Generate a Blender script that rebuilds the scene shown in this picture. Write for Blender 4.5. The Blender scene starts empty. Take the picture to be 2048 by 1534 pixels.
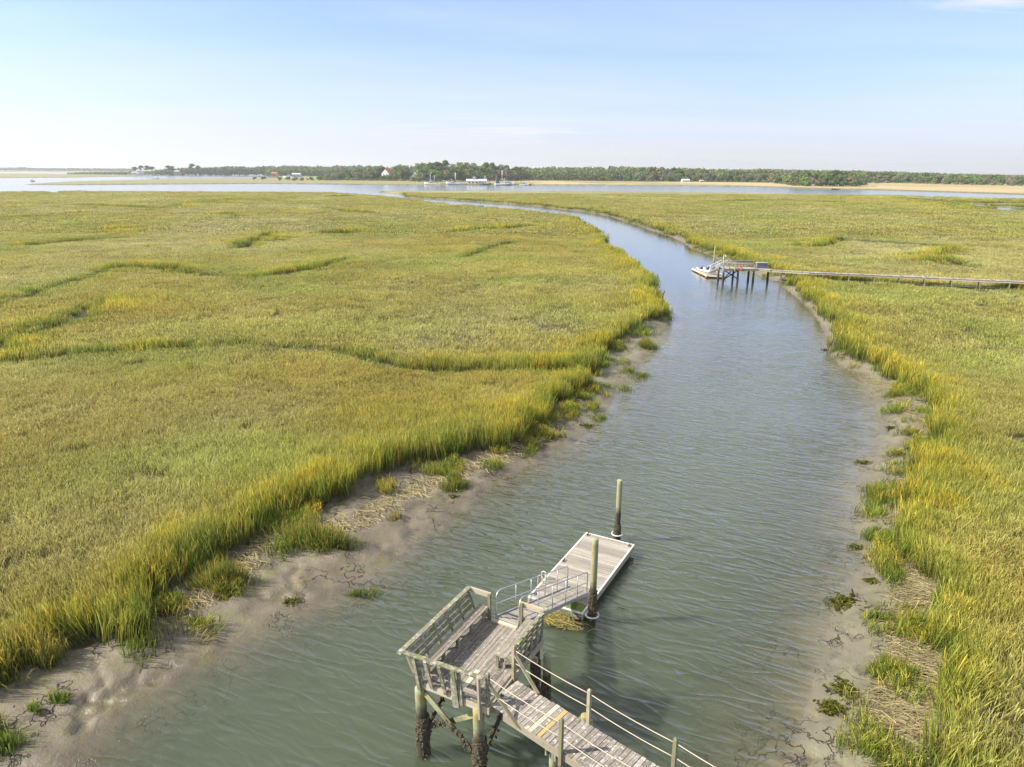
import bpy, math, random
import numpy as np
from mathutils import Vector, Matrix
random.seed(7); RNG=np.random.default_rng(11)
S=bpy.context.scene; COL=S.collection
# ---------------------------------------------------------------- camera model (places things measured on the photograph)
F=1420.; U0=1024.; V0=767.; HOR=340.; H=17.
TH=math.atan((V0-HOR)/F); CT,ST=math.cos(TH),math.sin(TH)
ROLL=.005; UC=U0+2.06      # the drone hung about a quarter of a degree off level
def HZ(u): return HOR+(u-U0)*ROLL
def ray(u,v):
    du,dv=u-U0,v-V0
    x=(du+dv*ROLL)/F; y=-(dv-du*ROLL)/F
    return (x, CT+y*ST, -ST+y*CT)
def at(u,v,z=0.):
    d=ray(u,v); t=(z-H)/d[2]
    return (d[0]*t, d[1]*t, z)
def zat(u,v,Y):
    d=ray(u,v); t=Y/d[1]; return (d[0]*t, Y, H+d[2]*t)
cam=bpy.data.cameras.new("camera"); co=bpy.data.objects.new("camera",cam); COL.objects.link(co)
co.matrix_world=Matrix.Translation((0,0,H))@Matrix.Rotation(math.pi/2-TH,4,'X')@Matrix.Rotation(ROLL,4,'Z')
cam.sensor_fit='HORIZONTAL'; cam.sensor_width=36; cam.lens=36*F/2048; cam.clip_start=.5; cam.clip_end=90000
S.camera=co
# ---------------------------------------------------------------- noise
def _hash(ix,iy,seed):
    n=(ix.astype(np.int64)*374761393+iy.astype(np.int64)*668265263+seed*1442695041)&0x7fffffff
    n=((n^(n>>13))*1274126177)&0x7fffffff
    n=(n^(n>>16))&0xffffff
    return n/float(0xffffff)
def vnoise(x,y,seed=0):
    ix=np.floor(x);iy=np.floor(y);fx=x-ix;fy=y-iy
    fx=fx*fx*(3-2*fx);fy=fy*fy*(3-2*fy)
    a=_hash(ix,iy,seed);b=_hash(ix+1,iy,seed);c=_hash(ix,iy+1,seed);d=_hash(ix+1,iy+1,seed)
    return (a*(1-fx)+b*fx)*(1-fy)+(c*(1-fx)+d*fx)*fy
def fbm(x,y,seed=0,oct=3):
    r=0;a=.5;t=0
    for k in range(oct):
        r=r+a*vnoise(x,y,seed+k*17);t+=a;a*=.5;x=x*2.03+5.1;y=y*2.03+3.7
    return r/t
def sstep(x): 
    x=np.clip(x,0,1); return x*x*(3-2*x)
def sdist(px,py,poly):
    d=np.full(px.shape,1e18); ins=np.zeros(px.shape,bool); n=len(poly)
    for i in range(n):
        ax,ay=poly[i];bx,by=poly[(i+1)%n]
        ex,ey=bx-ax,by-ay; L=ex*ex+ey*ey+1e-12
        wx=px-ax;wy=py-ay
        t=np.clip((wx*ex+wy*ey)/L,0,1)
        d=np.minimum(d,(wx-ex*t)**2+(wy-ey*t)**2)
        if ay!=by:
            c=((ay>py)!=(by>py))&(px<(bx-ax)*(py-ay)/(by-ay)+ax); ins^=c
    d=np.sqrt(d); return np.where(ins,d,-d)
def pdist(px,py,line):
    d=np.full(px.shape,1e18)
    for (ax,ay),(bx,by) in zip(line[:-1],line[1:]):
        ex,ey=bx-ax,by-ay; L=ex*ex+ey*ey+1e-12
        wx=px-ax;wy=py-ay
        t=np.clip((wx*ex+wy*ey)/L,0,1)
        d=np.minimum(d,(wx-ex*t)**2+(wy-ey*t)**2)
    return np.sqrt(d)
def W(pts,z=0.): return [at(u,v,z)[:2] for u,v in pts]
# ---------------------------------------------------------------- the shorelines
LW=[(129,1534),(234,1430),(390,1332),(508,1270),(578,1230),(664,1195),(742,1156),(802,1112),(860,1062),(919,1016),(960,989),(1052,937),(1127,893),(1185,859),(1216,821),(1240,787),(1279,759),(1301,727),(1312,698),(1333,680),(1318,662),(1333,644),(1337,624),(1323,603),(1323,587),(1307,565),(1291,546),(1272,527),(1247,510),(1221,492),(1202,470),(1177,451),(1136,429),(1107,420),(1069,416),(1000,410),(930,404.5),(866,399.5)]
LWF=[(1107,420),(1069,416),(1000,410),(930,404.5),(866,399.5)]
LFAR=[(773,393),(719,389),(648,384),(560,383),(500,382.6),(380,381.5),(240,381.8),(170,382.2),(128,383),(122,386),(106,386),(100,383.5),(0,384),(-200,384),(-700,384)]
left_marsh=[(-60,-30),(-25,2),(-17,10)]+W(LW[:-5])+W(LWF,2.5)+W(LFAR,1.2)+[(-700,200)]
RW=[(749,384),(814,390),(817,395),(883,398.5),(960,403),(1050,410),(1098,415),(1164,423),(1228,434),(1288,453),(1336,472),(1383,498),(1425,513),(1467,536),(1497,546),(1526,556),(1555,563),(1590,590),(1621,619),(1640,644),(1653,673),(1653,692),(1677,727),(1717,751),(1747,792),(1758,844),(1747,891),(1723,920),(1717,978),(1703,1025),(1720,1083),(1729,1124),(1706,1153),(1671,1206),(1659,1258),(1653,1310),(1630,1363),(1605,1445),(1587,1503),(1577,1534)]
RFAR=[(2700,404),(2400,401),(2048,397.5),(1926,396),(1877,393),(1868,396),(1840,393),(1800,391),(1700,389),(1620,386.5),(1540,385),(1400,383.5),(1300,383),(1192,381.5),(1050,381),(900,380.5),(780,380.5)]
right_marsh=W(RW)+[(8.5,10),(9,-30),(60,-60),(900,300)]+W(RFAR,1.2)
FSH=[(38,369.5),(152,370),(300,369),(520,367.5),(620,368.5),(700,369.5),(847,370.4),(940,370.6),(1040,371),(1192,370.3),(1260,371),(1320,371.3),(1357,372.3),(1460,373.3),(1540,375),(1620,377.5),(1689,379.5),(1760,381),(1813,382.5),(1937,386.3),(2048,390),(2500,402)]
FTOP=[(540,356),(520,356.3),(440,356.6),(355,357.4),(279,359.2),(152,362),(90,365),(45,368)]
far_shore=W(FSH)+[(9000,1500),(9000,30000),(-700,30000)]+W([(500,347.5),(560,350),(545,353)],.5)+W(FTOP,.9)
far_strip=W([(-900,357),(0,355.3),(140,354.3),(277,352.2),(281,351),(228,349.6),(100,347),(0,346.4),(-900,346)],.7)
far_coast=W([(-1200,344.3),(0,344.1),(130,344.3),(254,349),(380,349.2),(520,348.6),(530,347)],.6)+[(-600,30000),(-30000,30000)]
LANDS=[left_marsh,right_marsh,far_shore,far_strip,far_coast]
LV=[(-300,1460),(0,1395),(60,1318),(130,1285),(310,1268),(335,1215),(390,1150),(470,1090),(560,1040),(640,1000),(740,975),(830,935),(900,915),(1000,893),(1050,855),(1100,815),(1160,785),(1180,748),(1200,705),(1250,672),(1300,640),(1318,622),(1306,598),(1304,580),(1290,556),(1272,540),(1253,522),(1228,506),(1203,490),(1188,470),(1165,453),(1128,431),(1100,421.5),(1065,417.2),(1000,411.2),(930,405.3),(866,400.2)]
left_veg=[(-60,-10)]+W(LV[:-5],.5)+W([(u,v+.3) for u,v in LWF],2.5)+W(LFAR,1.2)+[(-700,200)]
RV=[(752,384),(814,389.5),(822,394.5),(883,397.7),(960,402),(1050,408.8),(1098,413),(1164,420),(1228,430),(1288,448),(1336,465),(1383,490),(1425,503),(1467,517),(1497,527),(1526,537),(1590,560),(1600,590),(1640,615),(1672,650),(1680,690),(1730,725),(1790,762),(1835,800),(1856,835),(1885,880),(1868,925),(1835,965),(1815,1050),(1800,1125),(1845,1190),(1840,1260),(1868,1330),(1862,1400),(1870,1470),(1880,1534)]
right_veg=W(RV,.5)+[(13,10),(13.5,-30),(60,-60),(900,300)]+W(RFAR,1.2)
CREEKS=[ # (pixels, half width m, depth, tall grass beyond)
 ([(-80,640),(0,612),(60,597),(110,580),(160,566),(205,549),(240,541),(320,543),(400,556),(480,561),(560,554),(640,539),(690,524)],.55,.55),
 ([(-60,735),(0,697),(60,672),(140,648),(205,612)],.7,.4),
 ([(-60,735),(0,728),(120,721),(220,714),(320,706),(440,697),(530,700),(650,708),(720,722),(820,742),(900,750),(1000,753),(1100,752),(1190,745)],.5,.5),
 ([(478,500),(515,486),(552,473)],1.0,.6),([(672,470),(705,468)],1.1,.6),([(200,470),(230,462)],1.0,.5),
 ([(150,412),(265,416),(330,420),(370,410),(440,403),(600,396),(700,394)],1.3,.5),([(285,417),(322,418)],1.8,.6),
 ([(935,518),(970,504),(1020,489)],.8,.5),([(640,418),(690,425),(740,428)],1.1,.5),([(440,440),(470,436),(455,430)],.9,.5),
 ([(0,440),(60,436),(130,430)],1.2,.35),([(250,480),(160,485),(60,495)],.7,.3),([(880,470),(960,463),(1060,455)],.8,.3),
 ([(1606,496),(1651,496),(1686,481),(1755,487),(1830,492),(1890,497)],.8,.5),([(1843,517),(1883,515),(1910,504)],.8,.5),([(1875,527),(1930,537)],.9,.4),
 ([(1600,561),(1724,569),(1876,577),(2060,588)],.9,.5),([(1200,392),(1300,396),(1420,395)],1.4,.4),([(1420,405),(1560,402),(1700,408)],1.4,.35),
 ([(1840,400),(1882,405.5),(1957,410),(1990,412)],5.0,1.0),([(1960,407),(2025,407.5),(2080,406)],9.,1.1),([(1995,412),(2042,415),(2100,417)],8.,1.1),([(1990,417),(2025,421),(2080,424)],6.,1.1),
]
CR=[(W(p,.7),w,d) for p,w,d in CREEKS]
def fields(x,y):
    """signed distances: land (dw), vegetation (dv), creek (dc, in half widths) and the ground height"""
    amp=np.clip(y*.012,.25,6.)
    qx=x+(fbm(x/(amp*4),y/(amp*4),3)-.5)*amp*1.6; qy=y+(fbm(x/(amp*4),y/(amp*4),9)-.5)*amp*1.6
    dl=sdist(qx,qy,left_marsh);dr=sdist(qx,qy,right_marsh)
    df=np.maximum(np.maximum(sdist(x,y,far_shore),sdist(x,y,far_strip)),sdist(x,y,far_coast))
    dw=np.maximum(np.maximum(dl,dr),df)
    qx2=x+(fbm(x/1.3,y/1.3,31,2)-.5)*1.3+(qx-x)+(fbm(x/4.3,y/4.3,33,2)-.5)*3.; qy2=y+(fbm(x/1.3,y/1.3,47,2)-.5)*1.3+(qy-y)+(fbm(x/4.3,y/4.3,37,2)-.5)*3.
    dv=np.maximum(np.maximum(sdist(qx2,qy2,left_veg),sdist(qx2,qy2,right_veg)),df-3.)
    dv=np.minimum(dv,dw)
    dc=np.full(x.shape,99.);cut=np.zeros(x.shape)
    for line,w,dep in CR:
        d=pdist(qx2*.5+qx*.5,qy2*.5+qy*.5,line)/(w*2.25)
        dc=np.minimum(dc,d); cut=np.maximum(cut,dep*(1-sstep((d-.35)/.9)))
    t=dw/(dw+np.maximum(-dv,0)+.02)
    rid=1-np.abs(2*fbm(x/1.9+y/5,y/1.5-x/5,61,3)-1)
    lump=(fbm(x/1.7,y/1.7,5)-.5)*.24+(fbm(x/.45,y/.45,15,2)-.5)*.09-.16*np.clip((rid-.86)/.14,0,1)
    mud=.52*np.clip(t,0,1)**.75+lump*np.clip(dw/.5,0,1)
    veg=.52+.38*sstep(dv/.9)+(fbm(x/6,y/6,8)-.5)*.2
    bed=-np.minimum(np.where(x>4,.075,.12)*np.maximum(-dw,0)+.012*np.maximum(-dw,0)**2,2.4)+lump*np.clip(-dw/.6,0,1)*.6
    h=np.where(dw<0,bed,np.where(dv>0,veg,mud))
    h=h-np.where(dv>0,cut*np.clip(dv/1.,0,1),0)
    return dw,dv,dc,h
# ---------------------------------------------------------------- helpers: nodes, tagging, mesh builder
def mat(name):
    m=bpy.data.materials.new(name); m.use_nodes=True; m.node_tree.nodes.clear(); return m
class NT:
    def __init__(s,m): s.m=m; s.t=m.node_tree
    def n(s,typ,**k):
        x=s.t.nodes.new(typ)
        for a,b in k.items():
            if a.startswith('i_'):
                key=a[2:]
                key=int(key) if key.isdigit() else key.replace('_',' ')
                if hasattr(b,'is_output') : s.t.links.new(b,x.inputs[key])
                else: x.inputs[key].default_value=b
            else: setattr(x,a,b)
        return x
    def l(s,a,b): s.t.links.new(a,b)
    def math(s,op,a,b=None,c=None,clamp=False):
        x=s.t.nodes.new('ShaderNodeMath'); x.operation=op; x.use_clamp=clamp
        for i,v in enumerate((a,b,c)):
            if v is None: continue
            if hasattr(v,'is_output'): s.l(v,x.inputs[i])
            else: x.inputs[i].default_value=v
        return x.outputs[0]
    def mix(s,f,a,b,blend='MIX'):
        x=s.t.nodes.new('ShaderNodeMix'); x.data_type='RGBA'; x.blend_type=blend
        for sock,v in ((x.inputs[0],f),(x.inputs[6],a),(x.inputs[7],b)):
            if hasattr(v,'is_output'): s.l(v,sock)
            elif isinstance(v,(tuple,list)): sock.default_value=(*v[:3],1)
            else: sock.default_value=v
        return x.outputs[2]
    def ramp(s,f,stops,interp='LINEAR'):
        x=s.t.nodes.new('ShaderNodeValToRGB'); x.color_ramp.interpolation=interp
        e=x.color_ramp.elements
        while len(e)<len(stops): e.new(.5)
        for el,(p,c) in zip(e,stops):
            el.position=p; el.color=(*c[:3],1) if isinstance(c,(tuple,list)) else (c,c,c,1)
        s.l(f,x.inputs[0]); return x.outputs[0]
    def attr(s,name,typ='GEOMETRY'):
        x=s.t.nodes.new('ShaderNodeAttribute'); x.attribute_name=name; x.attribute_type=typ; return x
    def noise(s,vec,scale,detail=3,rough=.55,dist=0.):
        x=s.t.nodes.new('ShaderNodeTexNoise'); x.inputs['Scale'].default_value=scale; x.inputs['Detail'].default_value=detail
        x.inputs['Roughness'].default_value=rough; x.inputs['Distortion'].default_value=dist
        if vec is not None: s.l(vec,x.inputs['Vector'])
        return x.outputs['Fac']
    def mapping(s,vec,scale=(1,1,1),rot=(0,0,0),loc=(0,0,0)):
        x=s.t.nodes.new('ShaderNodeMapping'); x.inputs['Scale'].default_value=scale; x.inputs['Rotation'].default_value=rot; x.inputs['Location'].default_value=loc
        s.l(vec,x.inputs['Vector']); return x.outputs[0]
    def bump(s,hgt,strength=.5,dist=.02,normal=None):
        x=s.t.nodes.new('ShaderNodeBump'); x.inputs['Strength'].default_value=strength; x.inputs['Distance'].default_value=dist
        s.l(hgt,x.inputs['Height'])
        if normal is not None: s.l(normal,x.inputs['Normal'])
        return x.outputs[0]
    def out(s,sh,disp=None):
        o=s.t.nodes.new('ShaderNodeOutputMaterial'); s.l(sh,o.inputs['Surface']); return o
    def principled(s,color,rough=.6,normal=None,spec=.5,metal=0.):
        p=s.t.nodes.new('ShaderNodeBsdfPrincipled')
        for key,v in (('Base Color',color),('Roughness',rough),('Specular IOR Level',spec),('Metallic',metal)):
            if hasattr(v,'is_output'): s.l(v,p.inputs[key])
            elif isinstance(v,(tuple,list)): p.inputs[key].default_value=(*v[:3],1)
            else: p.inputs[key].default_value=v
        if normal is not None: s.l(normal,p.inputs['Normal'])
        return p.outputs[0]
    def pos(s): return s.n('ShaderNodeNewGeometry').outputs['Position']
def tag(o,label=None,cat=None,group=None,kind=None):
    if label: o['label']=label
    if cat: o['category']=cat
    if group: o['group']=group
    if kind: o['kind']=kind
    return o
ORG={}
def thing(name,label,cat,loc,group=None):
    o=bpy.data.objects.new(name,None); COL.objects.link(o); o.location=loc; o.empty_display_size=.2
    ORG[o.name]=Vector(loc); return tag(o,label,cat,group)
def link_mesh(name,me,m,parent=None):
    o=bpy.data.objects.new(name,me); COL.objects.link(o)
    if m is not None and not me.materials: me.materials.append(m)
    if parent is not None:
        o.parent=parent; ORG[o.name]=ORG[parent.name]
    else: ORG[o.name]=Vector((0,0,0))
    return o
def V(*a): return Vector(a)
class MB:
    """collects boxes, bars, tubes ...; tex = coordinate along the grain, rnd = one random number per piece"""
    def __init__(s): s.v=[];s.f=[];s.t=[];s.r=[]
    def add(s,vs,fs,tex=None,rnd=None):
        b=len(s.v); r=random.random() if rnd is None else rnd
        off=V(random.random()*50,random.random()*50,random.random()*50)
        for i,p in enumerate(vs):
            s.v.append(Vector(p)); s.t.append((Vector(tex[i]) if tex else Vector(p))+off); s.r.append(r)
        for f in fs: s.f.append([b+i for i in f])
    def obox(s,c,ax,ay,az,hx,hy,hz,rnd=None,jit=0.):
        """box with axes ax (grain), ay, az"""
        c=Vector(c);vs=[];tx=[]
        for i in (-1,1):
            for j in (-1,1):
                for k in (-1,1):
                    q=V(i*hx,j*hy,k*hz); tx.append(q)
                    vs.append(c+ax*q.x+ay*q.y+az*q.z+V(*(random.uniform(-jit,jit) for _ in range(3))))
        s.add(vs,[(0,1,3,2),(4,6,7,5),(0,4,5,1),(2,3,7,6),(0,2,6,4),(1,5,7,3)],tx,rnd)
    def box(s,lo,hi,rnd=None):
        lo=Vector(lo);hi=Vector(hi);c=(lo+hi)/2;h=(hi-lo)/2
        s.obox(c,V(1,0,0),V(0,1,0),V(0,0,1),h.x,h.y,h.z,rnd)
    def bar(s,a,b,w,h,up=V(0,0,1),rnd=None,jit=0.):
        a=Vector(a);b=Vector(b);d=b-a;L=d.length;d=d/L
        y=up.cross(d)
        if y.length<1e-3: y=V(1,0,0).cross(d)
        y.normalize(); z=d.cross(y)
        s.obox((a+b)/2,d,y,z,L/2,w/2,h/2,rnd,jit)
    def tube(s,pts,rad,seg=8,cap=True,rnd=None,wob=0.):
        pts=[Vector(p) for p in pts]; n=len(pts)
        rads=rad if isinstance(rad,(list,tuple)) else [rad]*n
        vs=[];tx=[];L=0;ref=None
        for i,p in enumerate(pts):
            d=(pts[min(i+1,n-1)]-pts[max(i-1,0)]).normalized()
            if i: L+=(p-pts[i-1]).length
            if ref is None:
                ref=d.orthogonal().normalized()
            x=(ref-d*ref.dot(d)).normalized(); ref=x; y=d.cross(x)
            for k in range(seg):
                a=2*math.pi*k/seg; r=rads[i]*(1+random.uniform(-wob,wob))
                vs.append(p+(x*math.cos(a)+y*math.sin(a))*r); tx.append(V(L,rads[i]*math.cos(a),rads[i]*math.sin(a)))
        fs=[(i*seg+k,i*seg+(k+1)%seg,(i+1)*seg+(k+1)%seg,(i+1)*seg+k) for i in range(n-1) for k in range(seg)]
        if cap:
            fs.append(tuple(range(seg))[::-1]); fs.append(tuple((n-1)*seg+k for k in range(seg)))
        s.add(vs,fs,tx,rnd)
    def lump(s,c,r,sq=1.,rnd=None):
        """a rough little stone or shell"""
        c=Vector(c);t=random.random()*6.28
        vs=[]
        for z,rr in ((-.8,.45),(0,1.),(.75,.5)):
            for k in range(5):
                a=t+k*1.2566+z; q=random.uniform(.65,1.25)*r*rr
                vs.append(c+V(math.cos(a)*q,math.sin(a)*q,z*r*sq*random.uniform(.7,1.3)))
        fs=[(i*5+k,i*5+(k+1)%5,(i+1)*5+(k+1)%5,(i+1)*5+k) for i in range(2) for k in range(5)]+[(4,3,2,1,0),(10,11,12,13,14)]
        s.add(vs,fs,None,rnd)
    def poly(s,pts,rnd=None): s.add(pts,[tuple(range(len(pts)))],None,rnd)
    def prism(s,pts,ext,rnd=None):
        """flat outline pushed along ext"""
        n=len(pts);ext=Vector(ext);vs=[Vector(p) for p in pts]+[Vector(p)+ext for p in pts]
        s.add(vs,[tuple(range(n))[::-1],tuple(range(n,2*n))]+[(i,(i+1)%n,n+(i+1)%n,n+i) for i in range(n)],None,rnd)
    def mesh(s,name,org=V(0,0,0),smooth=False):
        me=bpy.data.meshes.new(name)
        me.from_pydata([p-org for p in s.v],[],s.f); me.update()
        a=me.attributes.new('tex','FLOAT_VECTOR','POINT'); a.data.foreach_set('vector',[c for t in s.t for c in t])
        b=me.attributes.new('rnd','FLOAT','POINT'); b.data.foreach_set('value',s.r)
        if smooth: me.polygons.foreach_set('use_smooth',[True]*len(me.polygons))
        return me
    def build(s,name,m,parent=None,smooth=False,loc=None):
        if parent is not None: return link_mesh(name,s.mesh(name,ORG[parent.name],smooth),m,parent)
        L=Vector(loc) if loc is not None else V(0,0,0)
        o=link_mesh(name,s.mesh(name,L,smooth),m); o.location=L; ORG[o.name]=L; return o
# ---------------------------------------------------------------- materials
M={}
def wood(name,light,dark,lich=(.42,.42,.38),moss=(.17,.18,.09),lichf=.55,mossf=.64,grain=1.):
    m=mat(name);n=NT(m)
    tex=n.attr('tex').outputs['Vector'];r=n.attr('rnd').outputs['Fac']
    g=n.noise(n.mapping(tex,(1.2,28*grain,28*grain)),1.,4,.65)
    g2=n.noise(n.mapping(tex,(.7,6,6)),1.,3,.6)
    base=n.mix(n.ramp(g,[(.3,0.),(.7,1.)]),dark,light)
    base=n.mix(n.math('MULTIPLY',g2,.55),base,tuple(c*.45 for c in dark))
    f=n.math('MULTIPLY_ADD',r,.75,.62)
    base=n.mix(1.,base,n.n('ShaderNodeCombineColor',i_Red=f,i_Green=f,i_Blue=f).outputs[0],'MULTIPLY')
    p=n.pos()
    l=n.noise(p,9.,5,.7);k=n.noise(p,2.1,4,.65)
    base=n.mix(n.ramp(l,[(lichf,0.),(lichf+.09,.8)]),base,lich)
    base=n.mix(n.ramp(k,[(mossf-.08,0.),(mossf+.1,.85)]),base,moss)
    b=n.bump(g,.5,.01)
    n.out(n.principled(base,.85,b,.25)); M[name]=m; return m
wood('wood_grey',(.38,.34,.29),(.14,.12,.10))
wood('wood_walk',(.42,.38,.33),(.16,.142,.125),lich=(.6,.58,.52),lichf=.55,mossf=.72)
wood('wood_mossy',(.34,.32,.24),(.15,.14,.09),lich=(.44,.42,.36),moss=(.15,.17,.06),lichf=.5,mossf=.56)
wood('wood_cream',(.62,.55,.43),(.42,.36,.26),lichf=.72,mossf=.68)
wood('wood_yellow',(.58,.46,.22),(.42,.32,.13),lichf=.75,mossf=.8)
wood('wood_post',(.42,.38,.27),(.22,.2,.13),lichf=.62,mossf=.55)
wood('wood_float',(.45,.415,.36),(.22,.20,.17),lich=(.24,.21,.14),lichf=.57,mossf=.74)
wood('wood_far',(.46,.41,.37),(.25,.22,.19),lichf=.7,mossf=.75)
def plain(name,col,rough=.55,metal=0.,var=.25,scale=3.,dirt=None):
    m=mat(name);n=NT(m);p=n.pos()
    k=n.noise(p,scale,4,.6)
    base=n.mix(n.ramp(k,[(.3,0.),(.75,1.)]),tuple(c*(1-var) for c in col),col)
    if dirt: base=n.mix(n.ramp(n.noise(p,scale*2.3,5,.7),[(.52,0.),(.7,.8)]),base,dirt)
    n.out(n.principled(base,rough,n.bump(k,.15,.02),.4,metal)); M[name]=m; return m
plain('aluminium',(.62,.63,.64),.38,.75,.15,8.)
plain('white_trim',(.66,.64,.58),.5,0,.15,4.,(.42,.4,.33))
plain('black_plastic',(.02,.022,.024),.5,0,.3,5.)
plain('rope',(.60,.52,.40),.9,0,.25,40.)
plain('iron',(.045,.035,.03),.6,.3,.4,20.)
plain('straw',(.46,.38,.2),.85,0,.4,3.)
plain('boat_white',(.72,.74,.76),.4,0,.12,1.)
plain('boat_blue',(.42,.52,.60),.45,0,.12,1.)
plain('hull_dark',(.03,.035,.05),.5,0,.2,1.)
plain('antifoul',(.22,.07,.05),.6,0,.2,1.)
plain('glass_dark',(.03,.04,.05),.12,0,.1,1.)
plain('net_teal',(.05,.17,.15),.9,0,.4,2.)
plain('orange',(.75,.22,.05),.5,0,.15,2.)
plain('red_roof',(.62,.16,.08),.7,0,.2,1.)
plain('green_roof',(.16,.36,.30),.6,0,.15,1.)
plain('grey_roof',(.30,.31,.33),.7,0,.2,1.)
plain('white_wall',(.74,.73,.74),.7,0,.1,.6)
plain('tan_wall',(.5,.4,.28),.8,0,.2,.6)
plain('blue_panel',(.16,.17,.24),.6,0,.2,2.)
plain('kayak_green',(.30,.5,.08),.4,0,.1,2.)
plain('kayak_white',(.74,.74,.7),.4,0,.1,2.)
plain('kayak_blue',(.05,.26,.55),.4,0,.1,1.)
plain('steel_grey',(.4,.42,.44),.5,.3,.2,1.)
plain('algae',(.15,.21,.035),.8,0,.4,6.)
plain('bark',(.14,.11,.085),.9,0,.4,1.)
def pile_mat():
    m=mat('pile_wood');n=NT(m);p=n.pos();z=n.n('ShaderNodeSeparateXYZ',i_0=p).outputs[2]
    tex=n.attr('tex').outputs['Vector']
    g=n.noise(n.mapping(tex,(2.,40,40)),1.,4,.65)
    k=n.noise(p,2.4,4,.6)
    top=n.mix(g,(.15,.19,.10),(.40,.39,.25))
    top=n.mix(n.ramp(k,[(.5,0.),(.62,.9)]),top,(.30,.24,.08))
    zz=n.math('ADD',z,n.math('MULTIPLY',n.math('SUBTRACT',n.noise(p,5.,3),.5),.7))
    low=n.mix(n.noise(p,14.,4,.7),(.025,.02,.014),(.09,.075,.045))
    base=n.mix(n.ramp(zz,[(.0,0.),(1.,1.)]),low,top)
    # tide mark: everything under about 1.35 m is wetted daily
    r=n.ramp(n.math('MULTIPLY_ADD',zz,2.2,-3.3),[(0.,0.),(1.,1.)])
    base=n.mix(r,low,top)
    n.out(n.principled(base,.8,n.bump(g,.6,.015),.3)); M['pile']=m
pile_mat()
plain('oyster',(.13,.105,.06),.8,0,.75,18.,(.24,.21,.13))
def ground_mat():
    m=mat('marsh_ground');n=NT(m);p=n.pos()
    veg=n.attr('veg').outputs['Fac'];wet=n.attr('wet').outputs['Fac'];gc=n.attr('gcol').outputs['Color']
    k=n.noise(p,.55,5,.6);k2=n.noise(p,3.2,5,.65)
    mud=n.mix(n.ramp(k,[(.35,0.),(.65,1.)]),(.108,.091,.066),(.192,.166,.124))
    mud=n.mix(n.ramp(n.noise(p,.8,5,.7,.6),[(.48,0.),(.64,.75)]),mud,(.15,.15,.062))
    mud=n.mix(n.ramp(k2,[(.52,0.),(.75,.5)]),mud,(.07,.06,.047))
    # drying cracks
    w=n.n('ShaderNodeTexVoronoi',feature='DISTANCE_TO_EDGE')
    dv=n.n('ShaderNodeVectorMath',operation='ADD')
    nv=n.n('ShaderNodeTexNoise',i_Scale=1.3,i_Detail=4.); n.l(p,nv.inputs['Vector'])
    sc=n.n('ShaderNodeVectorMath',operation='SCALE'); n.l(nv.outputs['Color'],sc.inputs[0]); sc.inputs['Scale'].default_value=1.6
    n.l(n.mapping(p,(.45,.45,.2)),dv.inputs[0]); n.l(sc.outputs[0],dv.inputs[1]); n.l(dv.outputs[0],w.inputs['Vector']); w.inputs['Scale'].default_value=1.
    gate=n.ramp(n.noise(p,.42,3,.5),[(.47,0.),(.62,1.)])
    cr=n.math('MULTIPLY',n.ramp(w.outputs['Distance'],[(.0,1.),(.035,0.)]),gate)
    gx=n.math('MULTIPLY_ADD',n.n('ShaderNodeSeparateXYZ',i_0=p).outputs[0],.25,-.6,True)
    mud=n.mix(n.math('MULTIPLY',gx,n.ramp(k,[(.25,.2),(.7,.75)])),mud,(.205,.20,.13))
    mud=n.mix(cr,mud,(.035,.03,.022))
    mud=n.mix(n.math('MULTIPLY',wet,.5),mud,(.095,.076,.052))
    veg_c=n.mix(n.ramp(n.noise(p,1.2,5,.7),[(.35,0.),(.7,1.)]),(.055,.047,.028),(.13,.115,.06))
    far=n.n('ShaderNodeSeparateXYZ',i_0=p).outputs[1]
    ff=n.math('MULTIPLY_ADD',far,1/120.,-2.2,True)
    veg_c=n.mix(ff,veg_c,gc)
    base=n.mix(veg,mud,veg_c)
    hh=n.math('SUBTRACT',n.math('MULTIPLY',k2,.5),cr)
    b=n.bump(n.math('ADD',hh,n.math('MULTIPLY',n.noise(p,9.,4,.7),.35)),1.,.08)
    rough=n.math('MULTIPLY_ADD',wet,-.5,.72)
    n.out(n.principled(base,rough,b,.4)); M['ground']=m
ground_mat()
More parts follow.
